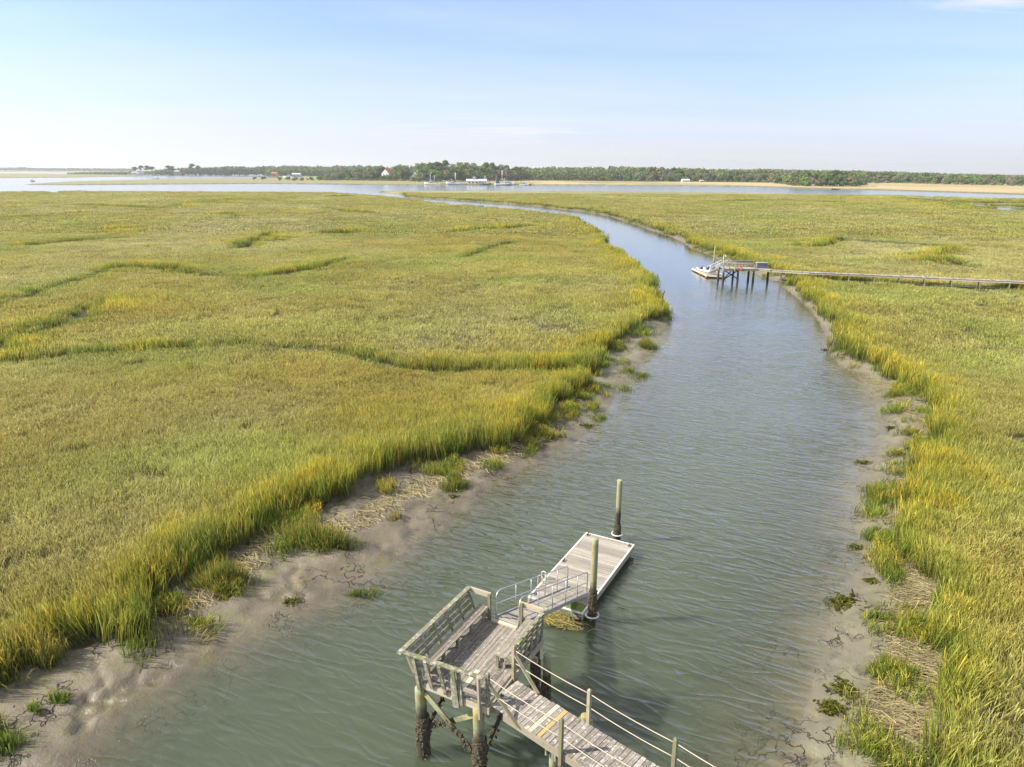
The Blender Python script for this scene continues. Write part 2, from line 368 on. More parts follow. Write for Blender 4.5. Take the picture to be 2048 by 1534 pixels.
def water_mat():
    m=mat('tidal_water');n=NT(m);p=n.pos()
    dep=n.attr('depth').outputs['Fac']
    a=n.math('SUBTRACT',1.,n.math('EXPONENT',n.math('MULTIPLY',n.math('MAXIMUM',dep,0.),-3.2)))
    def wave(rot,lx,ly,detail,dist=.3):
        return n.noise(n.mapping(n.mapping(p,(1,1,1),(0,0,math.radians(rot))),(1/lx,1/ly,.2)),1.,detail,.5,dist)
    def ridge(a,k): return n.math('POWER',n.math('SUBTRACT',1.,n.math('ABSOLUTE',n.math('MULTIPLY_ADD',a,2.,-1.))),k)
    w1=wave(22,2.3,.62,1.,.5)
    w2=wave(36,1.2,.40,.6,.5)
    w3=wave(8,.7,.24,.5,.4)
    big=n.noise(n.mapping(p,(.05,.09,.1),(0,0,.4)),1.,3)
    gust=n.math('MULTIPLY_ADD',n.ramp(big,[(.35,.5),(.65,1.)]),1.,0.)
    h=n.math('ADD',n.math('MULTIPLY',ridge(w1,2.2),.8),n.math('MULTIPLY',ridge(w2,2.),.45))
    h=n.math('ADD',h,n.math('MULTIPLY',w3,.18))
    calm=n.math('MULTIPLY_ADD',n.n('ShaderNodeSeparateXYZ',i_0=p).outputs[1],-1/115.,1.15)
    calm=n.math('MINIMUM',n.math('MAXIMUM',calm,.025),1.)      # the open reaches far off lie smoother than the wind-ruffled creek
    h=n.math('MULTIPLY',h,n.math('MULTIPLY',gust,calm))
    b=n.bump(h,1.,.088)
    lw=n.n('ShaderNodeLayerWeight'); lw.inputs['Blend'].default_value=.5; n.l(b,lw.inputs['Normal'])
    frv=n.math('MULTIPLY_ADD',n.math('POWER',lw.outputs['Facing'],3.2),.97,.03)
    gl=n.n('ShaderNodeBsdfGlossy'); n.l(n.math('MULTIPLY_ADD',n.math('SUBTRACT',1.,calm),0.,.15),gl.inputs['Roughness']); gl.inputs['Color'].default_value=(1,.965,.86,1); n.l(b,gl.inputs['Normal'])
    murk=n.n('ShaderNodeSubsurfaceScattering',falloff='BURLEY'); murk.inputs['Color'].default_value=(.054,.071,.044,1); murk.inputs['Scale'].default_value=1.; murk.inputs['Radius'].default_value=(1.1,1.25,1.)
    tr=n.n('ShaderNodeBsdfTransparent'); tr.inputs['Color'].default_value=(.95,.95,.87,1)
    body=n.n('ShaderNodeMixShader'); n.l(a,body.inputs[0]); n.l(tr.outputs[0],body.inputs[1]); n.l(murk.outputs[0],body.inputs[2])
    mx=n.n('ShaderNodeMixShader'); n.l(frv,mx.inputs[0]); n.l(body.outputs[0],mx.inputs[1]); n.l(gl.outputs[0],mx.inputs[2])
    n.out(mx.outputs[0]); M['water']=m
water_mat()
def leafy(name,inst,base=None,tip=None):
    m=mat(name);n=NT(m)
    hg=n.attr('hgt').outputs['Fac'];br=n.attr('br').outputs['Fac']
    if inst:
        ca=n.attr('ca','INSTANCER').outputs['Color'];cb=n.attr('cb','INSTANCER').outputs['Color']
    else: ca,cb=base,tip
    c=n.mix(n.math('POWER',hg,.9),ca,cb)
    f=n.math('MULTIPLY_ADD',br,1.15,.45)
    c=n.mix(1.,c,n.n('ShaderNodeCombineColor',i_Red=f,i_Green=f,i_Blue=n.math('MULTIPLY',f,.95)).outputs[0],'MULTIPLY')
    d=n.n('ShaderNodeBsdfDiffuse'); n.l(c,d.inputs['Color'])
    t=n.n('ShaderNodeBsdfTranslucent'); n.l(c,t.inputs['Color'])
    mx=n.n('ShaderNodeMixShader'); mx.inputs[0].default_value=.45; n.l(d.outputs[0],mx.inputs[1]); n.l(t.outputs[0],mx.inputs[2])
    n.out(mx.outputs[0]); M[name]=m
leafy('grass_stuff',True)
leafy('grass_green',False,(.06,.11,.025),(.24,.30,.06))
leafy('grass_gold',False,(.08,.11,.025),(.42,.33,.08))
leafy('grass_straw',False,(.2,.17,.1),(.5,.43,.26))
leafy('raft_reed',False,(.13,.12,.05),(.38,.33,.13))
leafy('seaweed',False,(.05,.055,.015),(.14,.15,.03))
def crown(name,lo,hi,tr=.3):
    m=mat(name);n=NT(m)
    br=n.attr('br').outputs['Fac']; oi=n.n('ShaderNodeObjectInfo').outputs['Random']
    k=n.noise(n.n('ShaderNodeTexCoord').outputs['Object'],.33,3)
    c=n.mix(n.math('MULTIPLY_ADD',k,.9,n.math('MULTIPLY_ADD',br,.38,-.12),True),lo,hi)
    f=n.math('MULTIPLY_ADD',oi,.36,.82)
    c=n.mix(1.,c,n.n('ShaderNodeCombineColor',i_Red=f,i_Green=f,i_Blue=f).outputs[0],'MULTIPLY')
    d=n.n('ShaderNodeBsdfDiffuse'); n.l(c,d.inputs['Color'])
    t=n.n('ShaderNodeBsdfTranslucent'); n.l(c,t.inputs['Color'])
    mx=n.n('ShaderNodeMixShader'); mx.inputs[0].default_value=tr; n.l(d.outputs[0],mx.inputs[1]); n.l(t.outputs[0],mx.inputs[2])
    n.out(mx.outputs[0]); M[name]=m
crown('leaf_dark',(.07,.105,.035),(.21,.27,.09)); crown('leaf_green',(.075,.13,.03),(.25,.37,.09))
crown('leaf_olive',(.115,.12,.055),(.31,.30,.14)); crown('leaf_mass',(.09,.12,.05),(.25,.29,.12)); crown('leaf_bare',(.17,.155,.11),(.33,.30,.22))
# ---------------------------------------------------------------- ground and water sheets
def sheet():
    ys=[7.]
    while ys[-1]<60000:
        y=ys[-1]; r=1.0062 if y<120 else (1.0075 if y<1000 else (1.012 if y<3500 else 1.06))
        ys.append(y*r)
    ys=np.array(ys); NX=620
    t=np.linspace(-1,1,NX); t=t*.85+.15*t**3
    hw=.86*ys+34
    X=t[None,:]*hw[:,None]; Y=np.repeat(ys[:,None],NX,1)
    NY=len(ys)
    x=X.ravel();y=Y.ravel()
    dw,dv,dc,h=fields(x,y)
    idx=np.arange(NX*NY).reshape(NY,NX)
    q=np.stack([idx[:-1,:-1],idx[:-1,1:],idx[1:,1:],idx[1:,:-1]],-1).reshape(-1,4)
    def mk(name,z,faces,m,attrs):
        used=np.unique(faces); rm=np.full(NX*NY,-1,np.int64); rm[used]=np.arange(len(used)); fc=rm[faces]
        me=bpy.data.meshes.new(name)
        me.vertices.add(len(used)); me.vertices.foreach_set('co',np.stack([x[used],y[used],z[used]],-1).astype(np.float32).ravel())
        me.loops.add(fc.size); me.loops.foreach_set('vertex_index',fc.ravel().astype(np.int32))
        me.polygons.add(len(fc)); me.polygons.foreach_set('loop_start',np.arange(0,fc.size,4,dtype=np.int32))
        me.update(calc_edges=True); me.polygons.foreach_set('use_smooth',np.ones(len(fc),bool))
        for k,a in attrs.items():
            if a.ndim==1: at_=me.attributes.new(k,'FLOAT','POINT'); at_.data.foreach_set('value',a[used].astype(np.float32))
            else: at_=me.attributes.new(k,'FLOAT_COLOR','POINT'); at_.data.foreach_set('color',a[used].astype(np.float32).ravel())
        me.materials.append(m); o=bpy.data.objects.new(name,me); COL.objects.link(o); return o
    # colour of the far marsh: straw and olive bands of different grasses
    k=fbm(x/60,y/150,71); k2=fbm(x/14,y/30,72)
    gold=np.array([.40,.31,.15]);oliv=np.array([.21,.20,.07])
    f=np.clip((k-.38)*3.+(k2-.5)*1.,0,1)
    f=np.where(y>560,np.clip(f*sstep((x+250)/350.)+.55*sstep((x-50)/300.)-.9*np.clip(1-(dw-4)/30.,0,1),0,1),f*.25)
    gc=np.ones((len(x),4)); gc[:,:3]=oliv+(gold-oliv)*f[:,None]
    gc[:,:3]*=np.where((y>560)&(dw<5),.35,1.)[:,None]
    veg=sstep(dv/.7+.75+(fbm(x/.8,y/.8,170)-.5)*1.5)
    wet=np.clip(1-h/.28,0,1)
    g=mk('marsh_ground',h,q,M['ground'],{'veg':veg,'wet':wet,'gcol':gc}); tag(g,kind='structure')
    low=(h[q].min(1)<.04)
    wtr=mk('tidal_creek_water',np.zeros(len(x)),q[low],M['water'],{'depth':-h}); tag(wtr,kind='structure')
sheet()
# ---------------------------------------------------------------- marsh grass
def clump(name,nb,rad,wid,hmin,hmax,lean,seed,m,head=.35):
    r=np.random.default_rng(seed); vs=[];fs=[];hg=[];br=[]
    for i in range(nb):
        a=r.uniform(0,6.283);q=rad*math.sqrt(r.uniform(0,1)); bx,by=q*math.cos(a),q*math.sin(a)
        h=r.uniform(hmin,hmax); l=r.uniform(0,lean)*h; la=r.uniform(0,6.283); lx=l*math.cos(la)+.10*h; ly=l*math.sin(la)-.03*h
        wa=r.uniform(0,6.283); w=wid*r.uniform(.6,1.3); wx,wy=math.cos(wa)*w/2,math.sin(wa)*w/2
        b=len(vs); 
        vs+=[(bx-wx,by-wy,-.05),(bx+wx,by+wy,-.05),(bx+lx*.35-wx*.9,by+ly*.35-wy*.9,h*.55),(bx+lx*.35+wx*.9,by+ly*.35+wy*.9,h*.55)]
        bb=r.uniform(0,1)
        if r.uniform()<head:   # stalk with a seed head
            vs+=[(bx+lx*.9-wx*.7,by+ly*.9-wy*.7,h*.95),(bx+lx*.9+wx*.7,by+ly*.9+wy*.7,h*.95),(bx+lx*1.15,by+ly*1.15,h*1.1)]
        else:
            vs+=[(bx+lx-wx*.5,by+ly-wy*.5,h*.85),(bx+lx+wx*.5,by+ly+wy*.5,h*.85),(bx+lx*1.6,by+ly*1.6,h*.93)]
        fs+=[(b,b+1,b+3,b+2),(b+2,b+3,b+5,b+4),(b+4,b+5,b+6)]
        hg+=[0,0,.55,.55,.9,.9,1.];br+=[bb]*7
    me=bpy.data.meshes.new(name); me.from_pydata(vs,[],fs); me.update()
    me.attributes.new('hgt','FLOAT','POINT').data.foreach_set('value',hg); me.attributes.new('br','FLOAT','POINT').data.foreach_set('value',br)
    me.materials.append(m); return me
GC=bpy.data.collections.new('grass_clumps')
LODS=[]
for li,(nb,rad,wid) in enumerate([(52,.52,.023),(52,.95,.042),(52,2.3,.10)]):
    for k in range(4):
        me=clump('clump_%d%d'%(li,k),nb,rad,wid,.6,1.,.28,li*10+k,M['grass_stuff'])
        GC.objects.link(bpy.data.objects.new('clump_%d%d'%(li,k),me))
def scatter():
    P=[];ROT=[];SC=[];VAR=[];CA=[];CB=[]
    zones=[(9,62,8.5,0),(55,190,2.6,1),(175,520,.55,2)]
    for y0,y1,dens,li in zones:
        hw=lambda y:.80*y+9
        area=(hw(y0)+hw(y1))*(y1-y0); n=int(area*dens)
        y=np.sqrt(RNG.uniform(0,1,n)*((y1+11.)**2-(y0+11.)**2)+(y0+11.)**2)-11.; x=RNG.uniform(-1,1,n)*hw(y)
        dw,dv,dc,h=fields(x,y)
        stray=(dv<-.1)&(dv>-2.6)&(dw>.45)&(fbm(x/1.1,y/1.1,150)>np.where(x>2,np.where(y<27,.635,.585),.61)+.06*np.clip(-dv-1,0,2))
        keep=((dv>.05)&(h>.2)|stray)&((dc>.75)|(RNG.uniform(0,1,n)<.08))
        # fade between the levels of detail
        if li>0: keep&=RNG.uniform(0,1,n)<np.clip((y-y0)/(y0*.12),0,1)
        if li<2: keep&=RNG.uniform(0,1,n)<np.clip((y1-y)/(y1*.1),0,1)
        patch=fbm(x/7,y/9,101); bigp=fbm(x/28,y/40,102); fine=fbm(x/1.6,y/1.6,103,2)
        _,_,dc2,_=fields(x,y+.6); far_side=dc2>dc
        edge=np.exp(-np.maximum(dv-.2,0)/(1.5+7.*np.clip(fbm(x/9,y/9,140)-.3,0,1)))*np.where(y>60,np.clip(1.4-y/400,.4,1),1.)
        creek=np.exp(-np.maximum(dc-1.,0)/2.6)*1.2*np.where(far_side,1.,-.55)*(.12+.88*sstep((fbm(x/15,y/15,120)-.40)*4))
        tall=np.clip(np.maximum(edge*.95,np.abs(creek*.8)*np.sign(creek))+np.clip((patch-.52)*2.2,-.2,.5)*.4,0,1)
        thin=np.clip((bigp-.5)*3.,0,1)*(1-tall)     # sparser, greyer short grass
        keep&=(RNG.uniform(0,1,n)<(1-.45*thin))&((fbm(x/3.2,y/3.2,220)<.79)|(tall>.5))
        hgt=np.where(stray,.42,1.)*(.52+1.0*tall-.12*thin)*(.88+.25*fine)*RNG.uniform(.88,1.12,n)
        x,y,h,tall,thin,hgt,fine,patch,edge,dc,dv=[a[keep] for a in (x,y,h,tall,thin,hgt,fine,patch,edge,dc,dv)]
        m=len(x)
        wob=(lambda s:(RNG.uniform(0,1,m)-.5)*s)
        wide=np.where(li==0,1.,1.)*RNG.uniform(.85,1.2,m)
        P.append(np.stack([x,y,h],-1)); lean_=.14+.55*np.exp(-np.maximum(dv,0)/.5)*np.where(y<70,1,.3); lx_=(fbm(x/5,y/7,180)-.5)*.7; ly_=(fbm(x/5,y/7,190)-.5)*.7
        ROT.append(np.stack([wob(1.)*lean_+lx_,wob(1.)*lean_+ly_,RNG.uniform(0,6.283,m)],-1)); SC.append(np.stack([wide,wide,hgt],-1))
        VAR.append(li*4+RNG.integers(0,4,m))
        olive=np.array([.50,.455,.15]);grey=np.array([.60,.56,.26]);gold=np.array([.72,.55,.075]);green=np.array([.20,.30,.045]);lime=np.array([.46,.44,.085])
        swath=fbm(x/17,y/12,160)[:,None]; olive=olive+(np.array([.44,.48,.13])-olive)*np.clip((swath-.5)*4,0,1)+(np.array([.54,.44,.12])-olive)*np.clip((.46-swath)*4,0,1)
        g=np.clip(tall*1.15+wob(.5)+(fine-.5)*.8,0,1)[:,None]; gr=np.clip(thin*1.15+.10*(1-tall)+wob(.5),0,1)[:,None]
        cb=olive+(lime-olive)*np.clip(tall*1.3,0,1)[:,None]; cb=cb+(grey-cb)*gr
        isg=(np.clip((g[:,0]-.35)*1.6,0,1)*sstep((fbm(x/2.3,y/2.3,105)-.36)*6)*np.where(RNG.uniform(0,1,m)<.72,1,.15))[:,None]; cb=cb+(gold-cb)*isg*.85
        rim=np.clip(np.exp(-np.maximum(dv,0)/.9)*1.1+np.where(dc<1.5,.85,0)+wob(.4),0,1)[:,None]*(RNG.uniform(0,1,m)<.65)[:,None]  # green bank foot; along creeks the dark rim paints the shaded grass wall
        cb=cb+(green-cb)*rim*.8
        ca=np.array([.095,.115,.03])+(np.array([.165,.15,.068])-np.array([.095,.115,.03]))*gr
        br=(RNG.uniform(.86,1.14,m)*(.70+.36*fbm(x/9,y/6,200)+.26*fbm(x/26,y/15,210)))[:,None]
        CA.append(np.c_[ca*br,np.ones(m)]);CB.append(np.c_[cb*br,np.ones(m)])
    P,ROT,SC,VAR,CA,CB=[np.concatenate(a) for a in (P,ROT,SC,VAR,CA,CB)]
    print('grass clumps',len(P))
    me=bpy.data.meshes.new('marsh_grass'); me.vertices.add(len(P)); me.vertices.foreach_set('co',P.astype(np.float32).ravel())
    for k,a in (('rot',ROT),('scl',SC)): me.attributes.new(k,'FLOAT_VECTOR','POINT').data.foreach_set('vector',a.astype(np.float32).ravel())
    me.attributes.new('var','INT','POINT').data.foreach_set('value',VAR.astype(np.int32))
    for k,a in (('ca',CA),('cb',CB)): me.attributes.new(k,'FLOAT_COLOR','POINT').data.foreach_set('color',a.astype(np.float32).ravel())
    o=bpy.data.objects.new('marsh_grass',me); COL.objects.link(o); tag(o,kind='stuff')
    o['label']='olive and golden salt marsh grass covering both banks of the creek'
    t=bpy.data.node_groups.new('grass_scatter','GeometryNodeTree')
    t.interface.new_socket('Geometry',in_out='INPUT',socket_type='NodeSocketGeometry'); t.interface.new_socket('Geometry',in_out='OUTPUT',socket_type='NodeSocketGeometry')
    N=t.nodes;L=t.links
    gi=N.new('NodeGroupInput');go=N.new('NodeGroupOutput');ci=N.new('GeometryNodeCollectionInfo');ip=N.new('GeometryNodeInstanceOnPoints')
    ci.inputs['Collection'].default_value=GC; ci.inputs['Separate Children'].default_value=True; ci.inputs['Reset Children'].default_value=True
    ip.inputs['Pick Instance'].default_value=True
    def na(k,typ):
        x=N.new('GeometryNodeInputNamedAttribute'); x.data_type=typ; x.inputs['Name'].default_value=k; return x.outputs['Attribute']
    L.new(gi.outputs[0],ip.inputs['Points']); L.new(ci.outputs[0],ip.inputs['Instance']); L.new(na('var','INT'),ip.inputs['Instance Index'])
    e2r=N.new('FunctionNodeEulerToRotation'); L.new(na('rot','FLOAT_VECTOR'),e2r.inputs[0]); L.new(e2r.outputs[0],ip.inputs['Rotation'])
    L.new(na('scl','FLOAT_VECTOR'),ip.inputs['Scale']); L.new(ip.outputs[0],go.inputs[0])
    md=o.modifiers.new('scatter','NODES'); md.node_group=t
scatter()
# ---------------------------------------------------------------- light, sky
SUN_AZ=math.radians(-96); SUN_EL=math.radians(40)      # azimuth from +Y (the view) towards +X
sd=V(math.sin(SUN_AZ)*math.cos(SUN_EL),math.cos(SUN_AZ)*math.cos(SUN_EL),math.sin(SUN_EL))
sl=bpy.data.lights.new('sun','SUN'); sl.energy=4.0; sl.angle=math.radians(1.); sl.color=(1,.92,.79)
so=bpy.data.objects.new('sun',sl); COL.objects.link(so); so.rotation_euler=(-sd).to_track_quat('-Z','Y').to_euler(); so.location=(-60,10,60)
w=bpy.data.worlds.new('World'); S.world=w; w.use_nodes=True; wt=w.node_tree; wt.nodes.clear()
class WN(NT):
    def __init__(s,t): s.t=t
n=WN(wt)
sky=n.n('ShaderNodeTexSky',sky_type='NISHITA',sun_disc=False,sun_elevation=SUN_EL,sun_rotation=SUN_AZ,altitude=0.,air_density=1.,dust_density=1.2,ozone_density=2.2)
tc=n.n('ShaderNodeTexCoord').outputs['Generated']
sx=n.n('ShaderNodeSeparateXYZ',i_0=tc)
el=n.math('MAXIMUM',sx.outputs[2],.0)
# thin high cloud: wisps laid out on a plane overhead
den=n.math('ADD',el,.06)
cx=n.math('DIVIDE',sx.outputs[0],den); cy=n.math('DIVIDE',sx.outputs[1],den)
cv=n.n('ShaderNodeCombineXYZ',i_0=cx,i_1=cy).outputs[0]
veil=n.noise(n.mapping(cv,(.16,.5,1),(0,0,.25)),1.,5,.6,.6)
wisp=n.noise(n.mapping(cv,(.9,3.2,1),(0,0,.2),(3.3,1.2,0)),1.,6,.62,.8)
reg=n.noise(n.mapping(cv,(.35,.35,1),(0,0,0),(7.9,3.1,0)),1.,2)
def blob(x0,y0,rx,ry):
    a=n.math('DIVIDE',n.math('SUBTRACT',cx,x0),rx); b=n.math('DIVIDE',n.math('SUBTRACT',cy,y0),ry)
    return n.math('EXPONENT',n.math('MULTIPLY',n.math('ADD',n.math('MULTIPLY',a,a),n.math('MULTIPLY',b,b)),-1.))
cf=n.math('MULTIPLY',n.ramp(wisp,[(.42,0.),(.72,1.)]),n.math('MAXIMUM',n.math('MULTIPLY',blob(2.4,3.35,1.2,.5),1.25),n.math('MAXIMUM',n.math('MULTIPLY',blob(-.3,9.3,1.8,1.6),1.3),n.math('MULTIPLY',blob(2.6,8.6,2.,.5),.5))))
cf=n.math('MAXIMUM',cf,n.math('MULTIPLY',n.ramp(veil,[(.42,0.),(.75,1.)]),.35))
hz=n.math('EXPONENT',n.math('MULTIPLY',el,-11.))
azl=n.math('MULTIPLY_ADD',sx.outputs[0],-.9,.25,True)      # the veil is brighter on the sun's side
vcol=n.mix(azl,(3.22,3.27,3.28),(4.3,4.3,4.3))
clear=n.mix(1.,sky.outputs[0],(.53,.63,1.08),'MULTIPLY')
base=n.mix(n.math('MULTIPLY_ADD',hz,.86,.05),clear,vcol)
hi=n.math('MULTIPLY',n.ramp(el,[(.198,0.),(.31,1.)]),.82)      # unseen bright veil added above the view for neutral fill and silver reflections
base=n.mix(hi,base,(3.0,3.05,3.08))
cloud=n.mix(cf,base,(3.5,3.5,3.5))
bg=n.n('ShaderNodeBackground'); n.l(cloud,bg.inputs['Color']); bg.inputs['Strength'].default_value=.12
wo=n.n('ShaderNodeOutputWorld'); n.l(bg.outputs[0],wo.inputs['Surface'])
S.view_settings.view_transform='Standard'; S.view_settings.look='None'; S.view_settings.gamma=1; S.view_settings.exposure=1.2
S.render.engine='CYCLES'
cy_=S.cycles; cy_.use_denoising=True; cy_.sample_clamp_direct=2.; cy_.sample_clamp_indirect=4.; cy_.max_bounces=6; cy_.diffuse_bounces=3; cy_.glossy_bounces=3; cy_.transparent_max_bounces=12; cy_.transmission_bounces=2
cy_.use_adaptive_sampling=True; cy_.adaptive_threshold=.01; cy_.caustics_reflective=False; cy_.caustics_refractive=False
# ---------------------------------------------------------------- near pier
ZD=2.75; A62=math.radians(62)
EV=V(math.cos(A62),math.sin(A62),0); WV=V(EV.y,-EV.x,0); UP=V(0,0,1); N0=V(-2.73,17.29,0)
def P(w_,e_,z): return N0+WV*w_+EV*e_+UP*z
def ring_tube(mb,c,r,rad,a0,a1,k=16,rot=0.):
    mb.tube([V(c[0]+r*math.cos(rot+a0+(a1-a0)*i/k),c[1]+r*math.sin(rot+a0+(a1-a0)*i/k),c[2]) for i in range(k+1)],rad,8)
def pile(name,base,top,rad,parent,crust=1.3,n_shell=420,mat_='pile',zb=-1.2,part='oyster_crust',seed=1):
    """round timber pile, rotted and shell-crusted between the tides"""
    random.seed(seed)
    b=Vector(base);mb=MB();pts=[];rr=[]
    k=22
    lx,ly=(random.uniform(-.02,.02),random.uniform(-.02,.02))
    for i in range(k+1):
        z=zb+(top-zb)*i/k; q=rad*(1.04-.06*i/k)
        if z<crust: q*=1+.16*min(1,(crust-z)/.6)*random.uniform(.6,1.2)
        pts.append(V(b.x+lx*z,b.y+ly*z,z)); rr.append(q)
    pts.append(V(b.x+lx*top,b.y+ly*top,top+.012)); rr.append(rad*.88)
    mb.tube(pts,rr,14,True,None,.025)
    o=mb.build(name,M[mat_],parent,True)
    if n_shell:
        sh=MB()
        for i in range(n_shell):
            z=crust-abs(random.gauss(0,.55))*1.1
            if z<-.25 or z>crust+.15: z=random.uniform(-.2,crust*.75)
            a=random.uniform(0,6.283); q=rad*(1.05+random.uniform(0,.22)*min(1,(crust-z)/.7+.1))
            sh.lump((b.x+math.cos(a)*q,b.y+math.sin(a)*q,z),random.uniform(.02,.05),1.3)
        sh.build(part,M['oyster'],o if parent is not None else o)
    return o
pier=thing('wooden_pier','weathered grey timber pier with benches on its platform and a rope-railed walkway','pier',P(1.15,1.8,0))
# platform deck: boards run along the long side
mb=MB(); x=0.0; i=0
while x<2.3:
    wd=.138
    e0=.08+random.uniform(-.012,.012);e1=3.6+random.uniform(-.012,.012)
    cuts=[e0]+([random.choice([1.22,2.43])] if random.random()<.5 else [])+[e1]
    for a,b in zip(cuts[:-1],cuts[1:]):
        r=.95 if (i==9 and a<1.) else random.uniform(.12,.8)
        mb.obox(P(x+wd/2,(a+b)/2,ZD-.019+random.uniform(-.003,.003)),EV,WV,UP,(b-a)/2-.003,wd/2-.004,.019,r)
    x+=wd+.006; i+=1
mb.build('platform_deck',M['wood_grey'],pier)
mb=MB(); mb.obox(P(1.34,.62,ZD+.004),EV,WV,UP,.62,.07,.006,.9); mb.build('replacement_board',M['wood_cream'],pier)
mb=MB(); mb.obox(P(.96,3.56,ZD+.03),WV,EV,UP,.47,.07,.028,.7); mb.build('threshold_board',M['wood_cream'],pier)
mb=MB()
for e_ in (.1,3.56): mb.bar(P(-.02,e_,ZD-.15),P(2.34,e_,ZD-.15),.045,.22)
for w_ in (-.02,2.36): mb.bar(P(w_,.08,ZD-.155),P(w_,3.6,ZD-.155),.045,.22)
for w_ in (.6,1.15,1.75): mb.bar(P(w_,.14,ZD-.15),P(w_,3.5,ZD-.15),.05,.2)
for e_ in (.45,2.9): mb.bar(P(-.15,e_,ZD-.38),P(2.5,e_,ZD-.38),.09,.22)
mb.build('fascia_beam',M['wood_cream'],pier)
# walkway
DW=V(math.cos(math.radians(-41.2)),math.sin(math.radians(-41.2)),0); NW=V(-DW.y,DW.x,0)
WC=(V(-.48,16.27,0)+V(.09,17.45,0))/2+NW*-.02; WC=V(.02,16.66,0)
def Q(s,n_,z): return WC+DW*s+NW*n_+UP*z
mb=MB(); s=-.75; i=0
yel=MB(); cr=MB()
while s<11.5:
    wd=.138; L=.61+random.uniform(-.012,.012); hw=L
    c=Q(s+wd/2,0,ZD-.019+random.uniform(-.003,.003)); lo=-L; hi=L
    # trim the first boards to the platform's edge
    if s<.9:
        while lo<hi-.1:
            p=Q(s,lo,0)-N0
            if p.dot(WV)<2.40 and p.dot(EV)>.0: lo+=.04
            else: break
        while hi>lo+.1:
            p=Q(s,hi,0)-N0
            if p.dot(WV)<2.40: hi-=.04
            else: break
        if hi-lo<.15: s+=wd+.007; continue
    c=Q(s+wd/2,(lo+hi)/2,ZD-.017+random.uniform(-.003,.003))
    tgt=mb
    if 1.0<s<1.16 : tgt=cr
    elif 1.32<s<1.45: tgt=yel
    tgt.obox(c,NW,DW,UP,(hi-lo)/2,wd/2-.004,.019,random.uniform(.15,.85),.003)
    s+=wd+.007; i+=1
mb.build('walkway_deck',M['wood_walk'],pier)
if yel.v: yel.build('replacement_board',M['wood_yellow'],pier)
if cr.v: cr.build('replacement_board',M['wood_cream'],pier)
mb=MB()
mb.bar(Q(.25,-.6,ZD-.15),Q(11.5,-.6,ZD-.15),.045,.22); mb.bar(Q(.95,.6,ZD-.15),Q(11.5,.6,ZD-.15),.045,.22); mb.bar(Q(.7,0,ZD-.15),Q(11.5,0,ZD-.15),.045,.2)
mb.build('walkway_beam',M['wood_cream'],pier)
# benches
def bench(w_back,sgn,e0,e1,seat_in,lean,name_leg='leg'):
    parts=[]
    mb=MB(); n_=3
    for k in range(n_):
        a=w_back+sgn*.03+ (seat_in-w_back)*(k+.5)/n_; hw=abs(seat_in-w_back)/n_/2
        mb.obox(P(a,(e0+e1)/2,3.2+random.uniform(-.004,.004)),EV,WV,UP,(e1-e0)/2,hw-.006,.019)
    seat=mb.build('bench_seat',M['wood_grey'],pier)
    for k in range(5):
        e_=e0+.12+(e1-e0-.24)*k/4
        mb=MB(); wi=w_back+(seat_in-w_back)*.78
        mb.bar(P(wi,e_,ZD),P(wi,e_,3.18),.09,.09,EV); mb.bar(P(w_back,e_+.05,3.12),P(wi+sgn*.03,e_+.05,3.12),.04,.09)
        mb.build('bench_leg',M['wood_mossy'],pier)
    d=V(0,0,0)+WV*lean+UP*.92; d.normalize(); nn=d.cross(EV)
    for k,(q,hw) in enumerate(((.48,.065),(.66,.065),(.84,.065))):
        mb=MB(); c=P(w_back,(e0+e1)/2,ZD)+d*q*.98+nn*.02
        mb.obox(c,EV,d,nn,(e1-e0)/2,hw,.018); mb.build('backrest_slat',M['wood_mossy'],pier)
    for k in range(6):
        e_=e0+.06+(e1-e0-.12)*k/5
        mb=MB(); a=P(w_back,e_,ZD-.25)+WV*(-lean*.05); mb.bar(a-d*.0,P(w_back,e_,ZD)+d*.98,.045,.1,EV); mb.build('backrest_post',M['wood_mossy'],pier)
bench(-.02,1,.12,3.58,.32,-.40)
bench(2.30,-1,1.62,3.62,1.76,.06)
# cap rails
mb=MB(); mb.obox(P(-.43,1.72,ZD+.93),EV,WV,UP,1.95,.075,.02); mb.build('cap_rail',M['wood_mossy'],pier)
mb=MB(); a=P(-.50,-.14,ZD+.955);b=P(2.24,.02,ZD+.945); mb.bar(a,b,.15,.04); mb.build('cap_rail',M['wood_mossy'],pier)
mb=MB(); mb.obox(P(2.35,2.70,ZD+.93),EV,WV,UP,1.10,.07,.02); mb.build('cap_rail',M['wood_mossy'],pier)
mb=MB(); mb.bar(P(-.40,3.66,ZD+.86),P(.40,3.66,ZD+.86),.045,.18); mb.build('end_rail',M['wood_cream'],pier)
mb=MB(); mb.bar(P(-.02,3.66,ZD+.08),P(.40,3.66,ZD+.08),.045,.14); mb.build('end_rail',M['wood_cream'],pier)
mb=MB(); mb.bar(P(.38,3.60,ZD-.1),P(.38,3.60,ZD+.95),.09,.09,EV); mb.build('rail_post',M['wood_post'],pier)
mb=MB(); mb.bar(P(1.45,3.70,ZD+.86),P(2.36,3.70,ZD+.86),.045,.18); mb.build('end_rail',M['wood_cream'],pier)
mb=MB(); mb.bar(P(1.45,3.70,ZD+.3),P(2.3,3.70,ZD+.3),.045,.1); mb.build('end_rail',M['wood_cream'],pier)
mb=MB(); mb.bar(P(1.55,3.64,ZD-.1),P(1.55,3.64,ZD+.95),.08,.08,EV); mb.build('rail_post',M['wood_post'],pier)
mb=MB(); mb.obox(P(1.2,.055,ZD+.30),WV,EV,UP,1.0,.018,.06); mb.build('lower_rail',M['wood_grey'],pier)
